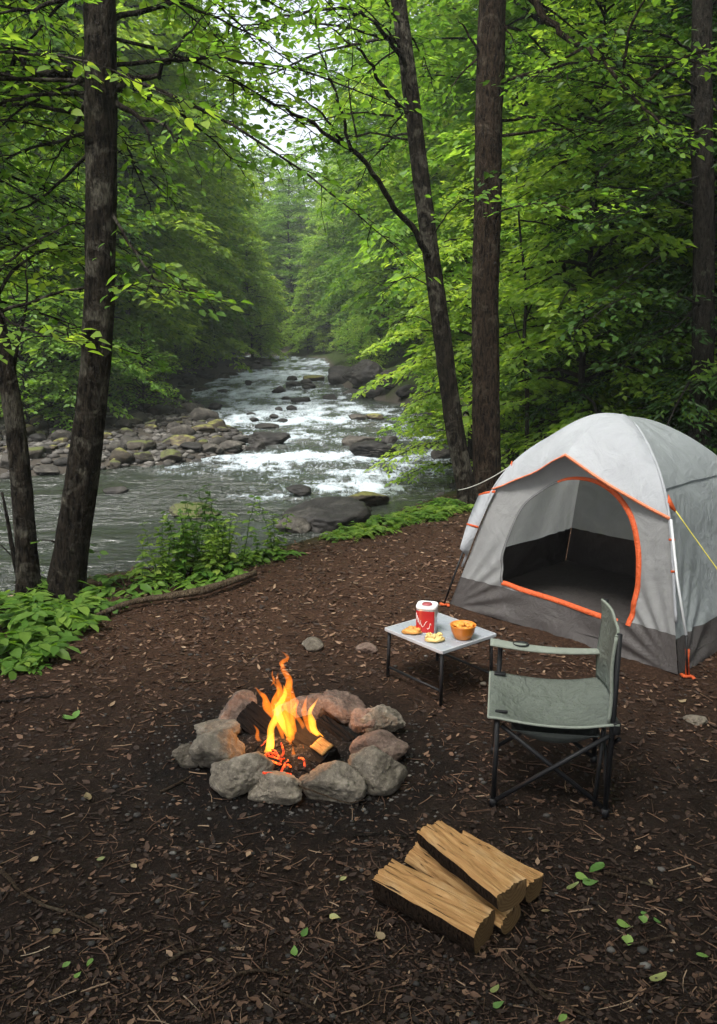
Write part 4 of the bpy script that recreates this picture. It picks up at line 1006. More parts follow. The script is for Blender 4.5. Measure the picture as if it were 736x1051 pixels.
# orange bowl with snacks
bp = G(475, 655, TZ); bowl = empty('snack_bowl', (bp.x, bp.y, TZ), 'orange bowl filled with golden snacks on the camp table', 'bowl')
M['bowl'] = plain('orange glazed bowl', (0.60, 0.20, 0.022), .35, .5, 0, .15)
m = MB(); m.grid([[Vector((r * math.cos(t), r * math.sin(t), z)) for t in np.linspace(0, 2 * math.pi, 37)[:-1]] for r, z in ((.001, .002), (.040, .002), (.044, .006), (.060, .040), (.067, .072), (.069, .076), (.066, .077), (.060, .050), (.044, .030), (.001, .028))], closed=True); m.build('bowl_shell', M['bowl'], bowl)
fm = plain('golden crisp', (0.62, 0.27, 0.045), .6, .3, 0, .35, 30, .5, .004)
fm2 = plain('pale noodle pasta', (0.66, 0.50, 0.20), .55, .3, 0, .25, 30, .5, .004)
fm3 = plain('baked crust', (0.55, 0.27, 0.07), .6, .3, 0, .4, 30, .5, .004)
rgf = random.Random(7)
def lump(m, c, r, seed, sq=(1, 1, .7)):
    v, f = ICO[2]; k = 1 + (fbm(v[:, 0] * 2 + seed, v[:, 1] * 2, v[:, 2] * 2, seed, 2) - .5) * .7
    m.add([(c[0] + p[0] * r * sq[0] * q, c[1] + p[1] * r * sq[1] * q, c[2] + p[2] * r * sq[2] * q) for p, q in zip(v, k)], [tuple(int(i) for i in t) for t in f])
m = MB()
for i in range(34):
    rr_ = .052 * math.sqrt(rgf.random()); t = rgf.uniform(0, 6.28)
    lump(m, (rr_ * math.cos(t), rr_ * math.sin(t), .064 + .014 * (1 - rr_ / .052) + rgf.uniform(-.004, .006)), rgf.uniform(.010, .016), i)
m.build('snacks', fm, bowl)
for nm, (u, v), mt, lab, sz, cnt in (('pastry', (424, 650), fm3, 'golden baked pastry beside the red tin', (.062, .036), 16), ('pasta_portion', (446, 658), fm2, 'pale yellow twisted pasta portion at the front of the camp table', (.052, .040), 20)):
    q = G(u, v, TZ); m = MB()
    lump(m, (0, 0, .014), 1.0, 5, (sz[0], sz[1], .016))
    for i in range(cnt):
        t = rgf.uniform(0, 6.28); s = math.sqrt(rgf.random()) * .8
        if mt is fm2:
            a0 = Vector((sz[0] * s * math.cos(t), sz[1] * s * math.sin(t), .022 + rgf.uniform(0, .010))); dd = Vector((rgf.uniform(-1, 1), rgf.uniform(-1, 1), rgf.uniform(-.1, .4))).normalized()
            m.tube([a0 - dd * .014, a0 + Vector((.004, .003, .005)), a0 + dd * .014], [.004, .006, .004], 6, rough=.15, seed=i)
        else: lump(m, (sz[0] * s * math.cos(t), sz[1] * s * math.sin(t), .024 + rgf.uniform(-.002, .006)), rgf.uniform(.009, .014), i + 40)
    tagp(m.build(nm, mt, None, loc=(q.x, q.y, TZ)), lab, 'food')

# ================================================================== FIRE
fc = G(303, 772)
RING = [(215, 797, 62, 50, 'rock_fire', 'large pale stone at the near corner of the fire ring, broad sloping top', 0.8),
        (190, 792, 26, 32, 'rock_fire', 'small grey stone wedged outside the large pale ring stone', 0.8),
        (221, 766, 50, 26, 'rock_fire', 'flat-topped pale stone low in the fire ring by the dark log end', 0.8),
        (244, 822, 62, 46, 'rock_fire', 'round speckled grey stone at the front of the fire ring', 0.8),
        (284, 829, 58, 36, 'rock_fire', 'squat olive grey stone front and centre of the fire ring', 0.75),
        (340, 824, 72, 42, 'rock_fire', 'long grey stone with a thin stick leaning along its front', 0.6),
        (389, 814, 60, 52, 'rock_fire', 'tall rough pale stone at the outer corner of the fire ring', 0.8),
        (391, 783, 60, 32, 'rock_red', 'low rounded pinkish stone behind the tall rough pale one', 0.7),
        (391, 757, 46, 36, 'rock_fire', 'grey block with a soot-black face in the fire ring', 0.7),
        (371, 757, 34, 38, 'rock_red', 'rust red stone face turned to the flames', 0.7),
        (350, 745, 50, 36, 'rock_red', 'knobbly pinkish stone at the back of the fire ring', 0.8),
        (312, 746, 60, 38, 'rock_red', 'dusky red stone directly behind the flames', 0.6),
        (244, 757, 50, 44, 'rock_red', 'brown grey stone behind the charred log end', 0.8)]
for i, (u, vb, wp, hp, mt, lab, dpt) in enumerate(RING):
    rock_at('fire_ring_stone', u, vb + 2, wp * 1.20, hp * 1.12, M[mt], 700 + i, lab, 'stone', 'stones of the fire ring', sub=5, depth=dpt, rz=0.2 * ((i * 7) % 5 - 2), planes=13, tall=1.0)
rock_at('stone', 319, 674, 27, 17, M['rock_fire'], 731, 'lone grey stone on bare soil behind the flames', 'stone', 'lone stones in camp', sub=4)
rock_at('stone', 377, 676, 25, 16, M['rock_red'], 742, 'lone pinkish stone beside the camp table', 'stone', 'lone stones in camp', sub=4)
rock_at('stone', 719, 744, 28, 9, M['rock_fire'], 733, 'flat pale stone on the soil in front of the tent corner', 'stone', 'lone stones in camp', sub=4)
rock_at('stone', 497, 706, 9, 6, M['rock_fire'], 734, 'small pale pebble by the table leg', 'stone', 'lone stones in camp', sub=3)

n = NT('ash bed'); p = n.coord('Object'); a = n.noise(p, 14, 6, .7); b = n.noise(p, 60, 4, .7)
n.done(n.bsdf(n.mix(n.ramp(b, [(.54, 0.), (.72, .9)]), n.ramp(a, [(.35, (.006, .0055, .005)), (.7, (.018, .016, .015))]), (.13, .12, .113)), .95, n.bump(n.math('ADD', a, b), 1, .03), spec=.1)); M['ash'] = n.m
m = MB(); rows = []
for i in range(22):
    r = 0.36 * (i + .5) / 22
    rows.append([Vector((r * math.cos(t), r * 0.85 * math.sin(t), .05 * (1 - (r / .36) ** 2) + .035 * float(vn(math.cos(t) * r * 18, math.sin(t) * r * 18, s=3)) * (1 - (r / .36) ** 3) + .004)) for t in np.linspace(0, 2 * math.pi, 61)[:-1]])
m.grid(rows, closed=True); m.add(rows[0], [tuple(range(60))])
ash = tagp(m.build('ash_bed', M['ash'], None, loc=(fc.x, fc.y + .02, 0)), 'bed of grey ash and black cinders inside the stone ring', 'ash', None, 'stuff')
n = NT('charred wood'); p = n.coord('Object', (3, 14, 14)); a = n.noise(p, 6, 5, .7); v_ = n.n('ShaderNodeTexVoronoi'); n.l(p, v_.inputs['Vector']); v_.inputs['Scale'].default_value = 3.0
n.done(n.bsdf(n.ramp(a, [(.35, (.006, .005, .005)), (.6, (.007, .006, .0055)), (.82, (.016, .0145, .0135))]), .8, n.bump(n.math('ADD', v_.outputs[0], a), 1, .012), spec=.06)); M['char'] = n.m
n = NT('split wood end'); p = n.coord('Object', (1, 1, 1)); a = n.noise(n.coord('Object', (6, 60, 60)), 3, 4, .6)
n.done(n.bsdf(n.ramp(a, [(.3, (.07, .03, .008)), (.5, (.19, .10, .03)), (.7, (.28, .165, .06))]), .8, n.bump(a, .5, .004), spec=.15)); M['woodend'] = n.m

def split_log(name, A, B, wd, th, label, cat, group, seed, faces=('wood', 'end', 'bark'), roll=0.0, round_=1.0, end_at=None):
    """split half of a round: flat riven face up, bark below; the bark is a part of its own"""
    A, B = Vector(A), Vector(B); ax = (B - A); L = ax.length; ax.normalize()
    up = Vector((0, 0, 1)); side = ax.cross(up).normalized(); up = side.cross(ax).normalized()
    q = Matrix.Rotation(roll, 3, ax); side = q @ side; up = q @ up
    c = (A + B) / 2; rg = random.Random(seed); NS, NF, NB = 40, 26, 18
    Rm = Matrix((ax, side, up)).transposed().to_4x4(); Rm.translation = c
    flat, bark = [], []
    taper = rg.uniform(-.08, .08)
    for i in range(NS + 1):
        t = i / NS; x = (t - .5) * L; k = 1 + taper * (t - .5) + .10 * (float(vn(np.array([t * 4.0]), np.array([seed * 2.3]), s=seed + 2)[0]) - .5) + .05 * (float(vn(np.array([t * 13.0]), np.array([seed * 2.9]), s=seed + 4)[0]) - .5)
        e = .010 * (vn(np.array([t * 3.0]), np.array([seed * 1.7]), s=seed)[0] - .5)
        row = []
        for j in range(NF + 1):
            f = -1 + 2 * j / NF
            hgt = .010 * float(fbm(np.array([t * 2.2 + seed]), np.array([f * 3.0]), None, seed, 3)[0] - .5) * 2 + .005 * float(vn(np.array([t * 2.5]), np.array([f * 9 + seed]), s=seed + 5)[0] - .5) * 2 + .0015 * float(vn(np.array([t * 3]), np.array([f * 24 + seed]), s=seed + 6)[0] - .5) * 2
            xx = x + (rg.uniform(-.004, .004) if i in (0, NS) else 0)
            row.append(Vector((xx, f * wd / 2 * k + e, hgt + .012 * (1 - f * f) * (1 if seed % 2 else .3))))
        flat.append(row); br = [row[-1].copy()]
        for j in range(1, NB):
            an = math.pi * j / NB; rr = 1 + .05 * (float(fbm(np.array([t * 6 + seed]), np.array([an * 3]), None, seed + 9, 3)[0]) - .5) * 2
            br.append(Vector((row[0].x, math.copysign(abs(math.cos(an)) ** .62, math.cos(an)) * wd / 2 * k * rr + e, -math.sin(an) ** .62 * th * rr)))
        br.append(row[0].copy()); bark.append(br)
    m = MB(); m.grid(flat, 0)
    for e_, rev in ((0, False), (NS, True)):
        loop = flat[e_] + bark[e_][1:-1]; cx = sum((v for v in loop), Vector()) / len(loop)
        n0 = len(loop); f = [((k + 1) % n0, k, n0) if not rev else (k, (k + 1) % n0, n0) for k in range(n0)]
        m.add(loop + [cx], f, 1)
    o = m.build(name, [M[faces[0]], M[faces[1]]], None); o.matrix_world = Rm; tagp(o, label, cat, group)
    mb = MB().grid(bark); b_ = mb.build('bark', M[faces[2]], o)
    return o
n = NT('riven wood'); p = n.coord('Object', (1.2, 16, 16)); a = n.noise(p, 5, 6, .65, .6); b = n.noise(n.coord('Object', (2.0, 60, 60)), 4, 3, .6); c = n.noise(n.coord('Object'), 7, 3)
cr = n.noise(n.coord('Object', (2.2, 34, 34)), 2.2, 2, .5, 1.2)
col = n.ramp(a, [(.22, (.20, .095, .032)), (.5, (.34, .185, .070)), (.78, (.50, .315, .145))])
col = n.mix(n.ramp(b, [(.58, 0.), (.75, .40)]), col, (.15, .07, .025)); col = n.mix(n.ramp(c, [(.55, 0), (.75, .5)]), col, (.50, .36, .20))
col = n.mix(n.ramp(cr, [(.335, .97), (.365, 0.0)]), col, (.035, .018, .008))
n.done(n.bsdf(col, .75, n.bump(n.math('ADD', n.math('ADD', a, n.math('MULTIPLY', b, .4)), n.ramp(cr, [(.30, 0.), (.36, 1.)])), .8, .010), spec=.2)); M['wood'] = n.m
n = NT('log end grain'); p = n.coord('Object', (1, 1, 1)); w_ = n.n('ShaderNodeTexWave'); w_.wave_type = 'RINGS'; w_.rings_direction = 'X'; n.l(p, w_.inputs[0]); w_.inputs['Scale'].default_value = 30; w_.inputs['Distortion'].default_value = 7
a = n.noise(p, 30, 4); n.done(n.bsdf(n.mix(n.math('MULTIPLY', w_.outputs['Fac'], .5), (.075, .045, .020), (.14, .088, .042)), .85, n.bump(a, .6, .006), spec=.1)); M['logend'] = n.m  # end grain kept darker: shadow on the log ends is in the colour
M['logbark'] = bark_mat('log bark', (0.014, 0.009, 0.006), (0.060, 0.036, 0.022), (0.12, 0.08, 0.05), 0.02, 3.0)
W3 = ('wood', 'logend', 'logbark')
GR = 'split firewood in the front pile'
split_log('firewood_log', G(394, 893, .10), G(497, 947, .085), .128, .098, 'split log lying nearest the viewer, its broad tan face upward', 'firewood', GR, 61, W3, roll=0.10)
split_log('firewood_log', G(441, 848, .165), G(524, 911, .165), .118, .075, 'split log lying across the top of the pile, broad cracked face', 'firewood', GR, 62, W3, roll=0.06)
split_log('firewood_log', G(424, 872, .08), G(522, 940, .065), .095, .060, 'narrow split log pinched in the middle of the pile, under the top one', 'firewood', GR, 63, W3, roll=0.5)
split_log('firewood_log', G(466, 858, .085), G(549, 904, .085), .10, .075, 'split log mostly hidden under the far side of the top log', 'firewood', GR, 64, W3, roll=-0.1)
CH = ('char', 'char', 'char')
split_log('burning_log', D(250, 730, fc.y + .14), D(306, 775, fc.y - .04), .125, .09, 'black charred log end sticking up out of the fire', 'firewood', 'logs in the fire', 71, CH, roll=.6)
split_log('burning_log', D(282, 738, fc.y + .16) , D(336, 776, fc.y - .17), .125, .095, 'charred log with a pale yellow sawn face beside the flames', 'firewood', 'logs in the fire', 72, CH, roll=.45)
yl = D(315, 777, fc.y - .115); 
split_log('burning_log', D(328, 738, fc.y + .16), D(358, 762, fc.y + .02), .085, .065, 'short black log at the back of the fire ring', 'firewood', 'logs in the fire', 73, CH, roll=.3)
split_log('burning_log', D(262, 752, fc.y + .10), D(322, 740, fc.y + .17), .10, .075, 'thick charred log lying across behind the flames', 'firewood', 'logs in the fire', 74, CH, roll=.2)
# riven yellow patch on the burning log is its own piece of unburnt wood
lg = [o for o in bpy.data.objects if o.get('label', '').startswith('charred log with a pale')][0]
L_ = 0.5 * max(v.co.x for v in lg.data.vertices) * 2
m = MB(); m.grid([[Vector((L_ - .105 + .092 * i / 6, -.050 + .066 * j / 6, .010 + .006 * float(vn(i * .8, j * 1.4, s=6)))) for j in range(7)] for i in range(7)]); m.build('unburnt_face', M['woodend'], lg, solid=.008)
# glowing twigs and embers
n = NT('glowing ember'); p = n.coord('Object'); a = n.noise(p, 40, 4, .7)
b_ = n.bsdf((.02, .015, .012), .9); n.l(n.ramp(a, [(.40, (.0, .0, .0)), (.54, (.55, .035, .004)), (.68, (1, .15, .015)), (.80, (1, .40, .07))]), b_.inputs['Emission Color']); b_.inputs['Emission Strength'].default_value = 1.5; n.done(b_); M['ember'] = n.m
rge = random.Random(12)
for i in range(26):
    u, v = rge.uniform(262, 322), rge.uniform(762, 799); a = G(u, v, rge.uniform(.03, .09)); d_ = Vector((rge.uniform(-1, 1), rge.uniform(-.8, .8), rge.uniform(-.35, .7))).normalized() * rge.uniform(.06, .15)
    cv = catmull([a - d_ * .5, a + Vector((rge.uniform(-.02, .02), rge.uniform(-.02, .02), .01)), a + d_ * .5], 4)
    tagp(MB().tube([q - a for q in cv], [.0022 + .0026 * rge.random()] * len(cv), 6, rough=.2, seed=i).build('burning_twig', M['ember'] if i % 3 else M['char'], None, loc=a), 'thin glowing twig among the embers under the flames' if i % 3 else 'thin black burnt twig among the embers under the flames', 'twig', 'twigs in the fire')
for i in range(16):
    a = G(rge.uniform(262, 350), rge.uniform(762, 795), .03); s_ = rge.uniform(.010, .022)
    tagp(link('ember', rock_mesh('ember', (s_ * 2, s_ * 1.6, s_ * 1.4), 900 + i, 2), M['ember' if i % 2 else 'char'], None, a + Vector((0, 0, .01))), 'small coal glowing in the fire bed' if i % 2 else 'small black coal in the fire bed', 'ember', 'coals in the fire bed')
for i, (u, v) in enumerate([(345, 770), (338, 776), (352, 764), (241, 768), (247, 762)]):
    a = G(u, v, .03); tagp(link('ash_lump', rock_mesh('ash_lump', (.05, .04, .035), 940 + i, 3, ang=.5, rough=.3), M['ash'], None, a + Vector((0, 0, .01))), 'crumbly grey ash lump inside the fire ring', 'ash', 'ash lumps in the fire ring')
# flames: glowing gas volumes, thin at the rim and brightest through the middle
n = NT('flame gas'); e1 = n.n('ShaderNodeEmission'); e1.inputs[0].default_value = (1.0, .215, .010, 1); e1.inputs[1].default_value = 17
n.l(e1.outputs[0], n.out.inputs['Volume']); M['flame'] = n.m
n = NT('flame core gas'); e1 = n.n('ShaderNodeEmission'); e1.inputs[0].default_value = (1.0, .36, .03, 1); e1.inputs[1].default_value = 36
n.l(e1.outputs[0], n.out.inputs['Volume']); M['flamecore'] = n.m
flame = empty('campfire_flames', (fc.x, fc.y, 0.03), 'orange and yellow flames leaping from the campfire', 'fire')
def tongue(pts, rad, yoff, mat, seed, name='flame_tongue', flat=.8):
    P = catmull([D(u + 2.5 * math.sin(i * 2.4 + seed * 1.9), v, fc.y + yoff + .02 * math.sin(i * 2.1 + seed)) - Vector((fc.x, fc.y, .03)) for i, (u, v) in enumerate(pts)], 6)
    s = 1 / FPX * fc.y; rad = np.interp(np.linspace(0, 1, len(P)), np.linspace(0, 1, len(rad)), rad) * s * .82
    rad = rad * (1 + .16 * (vn(np.linspace(0, 7, len(P)), np.full(len(P), seed * 3.1), s=seed) - .5) * 2)
    return MB().tube(P, list(np.maximum(rad, .0008)), 14, flat=flat, seed=seed, up=(1, .2, 0)).build(name, M[mat], flame)
T_ = [  # pixel path, radii, depth offset, gas
 ([(287, 792), (291, 775), (297, 757), (289, 738), (284, 722), (283, 708), (280, 698)], [2, 5, 7, 8, 6, 3, .6], 0, 'flame'),
 ([(299, 770), (300, 750), (294, 730), (297, 712), (295, 698), (290, 686), (292, 676)], [2, 6, 7, 7, 5, 3, .6], .03, 'flame'),
 ([(292, 758), (283, 740), (277, 726), (271, 716), (266, 711), (264, 705)], [2, 6, 6, 4, 2, .5], -.02, 'flame'),
 ([(296, 764), (296, 742), (290, 722), (285, 706), (287, 697), (284, 690)], [2, 5, 6, 4, 2, .4], -.05, 'flame'),
 ([(302, 762), (302, 742), (299, 726), (302, 712), (299, 702)], [2, 4, 5, 3, .4], .06, 'flame'),
 ([(270, 779), (274, 769), (279, 758), (279, 747), (282, 734), (285, 722)], [2, 6, 6, 5, 4, .6], -.10, 'flamecore'),
 ([(293, 756), (289, 741), (287, 727), (290, 713), (293, 703)], [1, 5, 5, 3, .5], -.02, 'flamecore'),
 ([(330, 757), (325, 750), (318, 741), (319, 731), (324, 722), (325, 716)], [2, 5, 5, 3, 1.5, .4], -.04, 'flamecore'),
 ([(322, 752), (314, 743), (312, 732), (315, 722), (313, 714)], [2, 4, 4, 2, .4], -.02, 'flame'),
 ([(314, 754), (308, 742), (304, 730), (303, 720), (300, 712)], [2, 3, 3, 2, .4], .05, 'flame'),
 ([(272, 768), (267, 758), (263, 750), (260, 744)], [1, 3, 2, .4], -.02, 'flame'),
 ([(301, 800), (304, 788), (300, 776), (303, 764)], [1, 3.5, 3, .5], -.12, 'flame'),
 ([(291, 794), (294, 786), (290, 778), (292, 770)], [1, 3, 3, .5], -.13, 'flame'),
 ([(311, 790), (309, 780), (312, 772), (309, 764)], [1, 3, 2, .4], -.10, 'flame'),
 ([(294, 686), (290, 681), (293, 675), (291, 668)], [.5, 3.4, 2.6, .3], .02, 'flame'),
 ([(280, 704), (279, 699), (281, 693), (280, 688)], [.4, 2, 1.5, .3], .0, 'flame')]
for i, (pp, rr_, yo, mt_) in enumerate(T_): tongue(pp, rr_, yo, mt_, i + 1)
fl_ = bpy.data.lights.new('fire glow', 'POINT'); fl_.energy = 3.4; fl_.volume_factor = 0.0; fl_.color = (1, .42, .12); fl_.shadow_soft_size = .08
flo = bpy.data.objects.new('fire_light', fl_); COL.objects.link(flo); flo.parent = flame; flo.location = (0, -.02, .14)

# ================================================================== LITTER ON THE CAMP FLOOR
def camp_pts(n, seed, near_pow=1.0, rmin=1.85, rmax=9.0, arc=30):
    rg = np.random.default_rng(seed); a = rg.uniform(-R(arc), R(arc), n * 3); u = rg.uniform(0, 1, n * 3)
    r = 1 / (1 / rmin + u ** near_pow * (1 / rmax - 1 / rmin)); x, y = np.sin(a) * r, np.cos(a) * r
    ok = (y < ycrest(x) + .15) | (x > 2.4)
    # nothing lies in the fire bed or inside the tent
    rf = np.sqrt((x - fc.x) ** 2 + (y - fc.y) ** 2); ok &= (rf > .36) & ((rf > .72) | (rg.random(len(x)) < .45))
    ta = (x - TC.x) * ea.x + (y - TC.y) * ea.y; tb = (x - TC.x) * eb.x + (y - TC.y) * eb.y
    ok &= ~((np.abs(ta) < HALF) & (np.abs(tb) < HALF))
    x, y = x[ok][:n], y[ok][:n]; return x, y, rg
n = NT('dead leaf bits'); t = n.attr('tint')
n.done(n.bsdf(n.ramp(t, [(0, (.010, .007, .005)), (.30, (.034, .019, .012)), (.50, (.085, .046, .028)), (.70, (.16, .095, .058)), (.88, (.27, .19, .125)), (1, (.40, .33, .24))]), .75, spec=.25)); M['litter'] = n.m
def leaf_litter(name, N, seed, lo, hi, tlo, thi, label, pw, rmin, rmax, wid, lift=.004, tilt=.35):
    x, y, rg = camp_pts(N, seed, pw, rmin, rmax); k = len(x); z = terr(x, y) + lift
    az = rg.uniform(0, 6.283, k); lv = Leaves()
    s = (lo + (hi - lo) * rg.beta(1.3, 2.0, k)) * (0.75 + .06 * y)
    T = np.clip(rg.beta(1.4, 3.2, k) * (thi - tlo) + tlo, 0, 1)
    lv.add(np.stack([x, y, z], 1), np.stack([np.cos(az), np.sin(az), rg.normal(0, .18, k)], 1), np.stack([rg.normal(0, tilt, k), rg.normal(0, tilt, k), np.ones(k)], 1), s, T)
    return tagp(link(name, lv.mesh(name, wid, True, curl=-.10), M['litter']), label, 'leaf litter', None, 'stuff')
leaf_litter('leaf_litter', 6500, 301, .010, .050, 0.0, .95, 'small brown dead leaves strewn over the camp soil', .9, 1.85, 6.5, .55)
leaf_litter('wood_chips', 10500, 302, .012, .062, 0.15, 1.0, 'dry reddish leaf bits and chips carpeting the bank', .45, 3.6, 10, .36, .008, .55)
leaf_litter('soil_crumbs', 9000, 303, .006, .018, 0.0, .75, 'fine dark crumbs of bark and leaf over the soil', 1.0, 1.85, 5, .7)
def twigs(name, N, seed, lo, hi, label, pw, rmin, rmax):
    x, y, rg = camp_pts(N, seed, pw, rmin, rmax); k = len(x); z = terr(x, y) + .004
    az = rg.uniform(0, 6.283, k); L = rg.uniform(lo, hi, k); r = rg.uniform(.0012, .0034, k) * (.8 + .06 * y)
    b = rg.normal(0, .18, k); V = []
    t = np.array([-.5, -.1, .25, .5])
    for j, q in enumerate(t):
        cx = x + np.cos(az) * L * q + np.sin(az) * b * L * (q * q - .12); cy_ = y + np.sin(az) * L * q - np.cos(az) * b * L * (q * q - .12)
        for m_ in range(3):
            an = 2.094 * m_; V.append(np.stack([cx - np.sin(az) * np.cos(an) * r * (1 - .25 * j), cy_ + np.cos(az) * np.cos(an) * r * (1 - .25 * j), z + r * .5 + np.sin(an) * r], 1))
    V = np.stack(V, 1).reshape(-1, 3); f = [(j * 3 + a, j * 3 + (a + 1) % 3, j * 3 + 3 + (a + 1) % 3, j * 3 + 3 + a) for j in range(3) for a in range(3)]
    F = (np.arange(k)[:, None, None] * 12 + np.array(f)[None]).reshape(-1, 4)
    T = np.repeat(np.clip(rg.beta(1.6, 2.2, k) * .95, 0, 1), 12)
    return tagp(link(name, np_mesh(name, V, F, True, {'tint': T}), M['litter']), label, 'twigs', None, 'stuff')
twigs('twig_litter', 1900, 304, .03, .11, 'thin dry twigs and stalks scattered over the soil', .8, 1.85, 8)
twigs('needle_litter', 2600, 305, .015, .045, 'short stalks and needles scattered over the soil', .95, 1.85, 6)
x, y, rg = camp_pts(300, 306, .9, 1.85, 6); z = terr(x, y)
v, f = ICO[1]; kk = len(x); s = rg.uniform(.003, .010, kk) * rg.choice([1, 1, 1, 1.7], kk)
V = (v[None] * (1 + rg.normal(0, .15, (kk, len(v), 1)))) * s[:, None, None] * np.array([1.15, .95, .6]) + np.stack([x, y, z + s * .3], 1)[:, None]
F = (np.arange(kk)[:, None, None] * len(v) + f[None]).reshape(-1, 3)
n = NT('small pebbles'); t = n.attr('tint'); n.done(n.bsdf(n.ramp(t, [(0, (.016, .0145, .013)), (.6, (.046, .042, .037)), (1, (.15, .14, .125))]), .8, spec=.3)); M['pebble'] = n.m
tagp(link('pebbles', np_mesh('pebbles', V.reshape(-1, 3), F, True, {'tint': np.repeat(rg.beta(1.5, 2.2, kk), len(v))}), M['pebble']), 'small grey pebbles scattered over the soil', 'pebbles', None, 'stuff')
# light grit of ash and stone chips round the ring
rg = np.random.default_rng(77); kk = 520; a = rg.uniform(0, 6.283, kk); r = .46 + np.abs(rg.normal(0, .16, kk)); x, y = fc.x + np.cos(a) * r * 1.05, fc.y + np.sin(a) * r * .9 - .03; z = terr(x, y); s = rg.uniform(.0025, .009, kk)
V = (v[None] * (1 + rg.normal(0, .2, (kk, len(v), 1)))) * s[:, None, None] * np.array([1.2, .9, .6]) + np.stack([x, y, z + s * .3], 1)[:, None]
F = (np.arange(kk)[:, None, None] * len(v) + f[None]).reshape(-1, 3)
tagp(link('ash_grit', np_mesh('ash_grit', V.reshape(-1, 3), F, True, {'tint': np.repeat(rg.beta(1.3, 1.6, kk), len(v))}), M['pebble']), 'pale grit and ash flecks strewn round the fire ring', 'grit', None, 'stuff')
# sticks one can pick out
def stick(pts, r0, label, name='stick', mat='twig', z=.010):
    P = [G(u, v_, z) for u, v_ in pts]; b = P[0]; cp = [q - b for q in catmull(P, 5)]
    for q in cp: q.z += tz(q.x + b.x, q.y + b.y)
    k = len(cp); return tagp(MB().tube(cp, [r0 * (1 - .5 * i / (k - 1)) for i in range(k)], 8, rough=.12, seed=int(pts[0][0])).build(name, M[mat], None, loc=b), label, 'stick')
M['stickm'] = bark_mat('dry stick', (.05, .034, .022), (.13, .09, .06), (.2, .16, .11), .02, 3)
stick([(516, 980), (535, 1000), (560, 1018), (585, 1030), (608, 1044)], .0075, 'straight brown stick lying in front of the firewood pile', mat='stickm')
stick([(22, 918), (45, 930), (75, 938), (100, 950), (113, 962), (119, 975), (112, 984)], .0055, 'long curving twig bent like a hook on the dark soil', mat='stickm')
stick([(2, 895), (14, 910), (22, 918)], .008, 'short thick stick joining the hooked twig', mat='stickm')
stick([(165, 992), (185, 978), (215, 968)], .006, 'forked twig leg lying toward the front of camp', mat='stickm')
stick([(172, 962), (186, 978)], .005, 'short twig touching the forked twig leg', mat='stickm')
stick([(362, 853), (392, 852), (420, 855)], .005, 'dark thin stick lying behind the firewood pile', mat='twig')
stick([(620, 895), (650, 900), (680, 910)], .006, 'thin stick beside the fallen green leaves', mat='stickm')
stick([(640, 968), (680, 962), (715, 965)], .004, 'fine pale twig near the corner of the clearing', mat='stickm')
stick([(0, 717), (25, 716), (55, 712)], .007, 'dark twig lying under the leafy plants', mat='twig')
stick([(180, 700), (205, 701), (228, 698)], .006, 'pale stick lying behind the fire ring', mat='stickm')
stick([(165, 815), (185, 805), (198, 798)], .006, 'pale stick leaning toward the large ring stone', mat='stickm')
stick([(306, 806), (330, 815), (355, 820), (374, 818)], .004, 'thin curved stick leaning along the long ring stone', z=.07, mat='stickm')
stick([(240, 1000), (268, 996), (300, 1000)], .006, 'straight grey twig on the soil at the very front', mat='stickm')
stick([(275, 1018), (310, 1030), (340, 1050)], .005, 'slanting twig at the very front of camp', mat='stickm')
stick([(428, 606), (444, 640), (452, 668)], .003, 'fine dry stalk on the ground beyond the camp table', mat='stickm')
dw = [G(98, 632, .03), G(135, 618, .04), G(180, 611, .05), G(215, 604, .06), G(262, 588, .07)]; b = dw[0].copy(); cp = [q - b for q in catmull(dw, 6)]
tagp(MB().tube(cp, list(np.interp(np.linspace(0, 1, len(cp)), [0, .3, .7, 1], [.014, .022, .031, .022])), 12, rough=.10, seed=4).build('driftwood_branch', bark_mat('driftwood', (.08, .055, .035), (.20, .15, .10), (.26, .22, .16), .02, 2), None, loc=b), 'pale driftwood branch lying along the top of the bank', 'branch')
# fallen green and yellow leaves, each a thing
FALL = [(612, 893, 26, 0), (598, 902, 18, 0), (606, 906, 20, 0), (588, 912, 18, 1), (641, 948, 20, 0), (660, 945, 16, 0), (674, 948, 14, 0), (661, 938, 8, 0), (644, 967, 20, 0), (676, 1005, 30, 1), (721, 981, 15, 0), (512, 1030, 16, 0), (508, 1017, 18, 1), (577, 1045, 16, 0), (344, 943, 15, 1), (313, 961, 16, 0), (302, 979, 15, 0), (68, 992, 12, 0), (92, 989, 14, 0), (80, 1002, 12, 0), (352, 902, 10, 1), (90, 823, 18, 2), (390, 962, 16, 2), (138, 893, 10, 2), (57, 961, 14, 2), (35, 888, 12, 2), (104, 885, 10, 1), (70, 738, 20, 0), (78, 735, 14, 0), (720, 738, 10, 2), (668, 905, 10, 2), (698, 925, 9, 2), (700, 720, 12, 2), (560, 936, 12, 2), (655, 870, 10, 2), (448, 870, 8, 2), (215, 985, 10, 2), (255, 880, 10, 2)]
FM = [leaf_mat('fresh fallen leaf', (.07, .14, .03), (.11, .20, .045), (.16, .25, .075), (1, 1, 1), .1), leaf_mat('paling fallen leaf', (.15, .18, .06), (.21, .23, .085), (.28, .28, .13), (1, 1, 1), .1), leaf_mat('tan fallen leaf', (.16, .11, .06), (.24, .17, .10), (.32, .25, .15), (1, 1, 1), .1)]
FLAB = ['fresh green leaf fallen on the dark soil', 'pale yellow-green leaf fallen on the dark soil', 'tan dead leaf lying flat on the dark soil']
rgl = np.random.default_rng(9); LM = {}
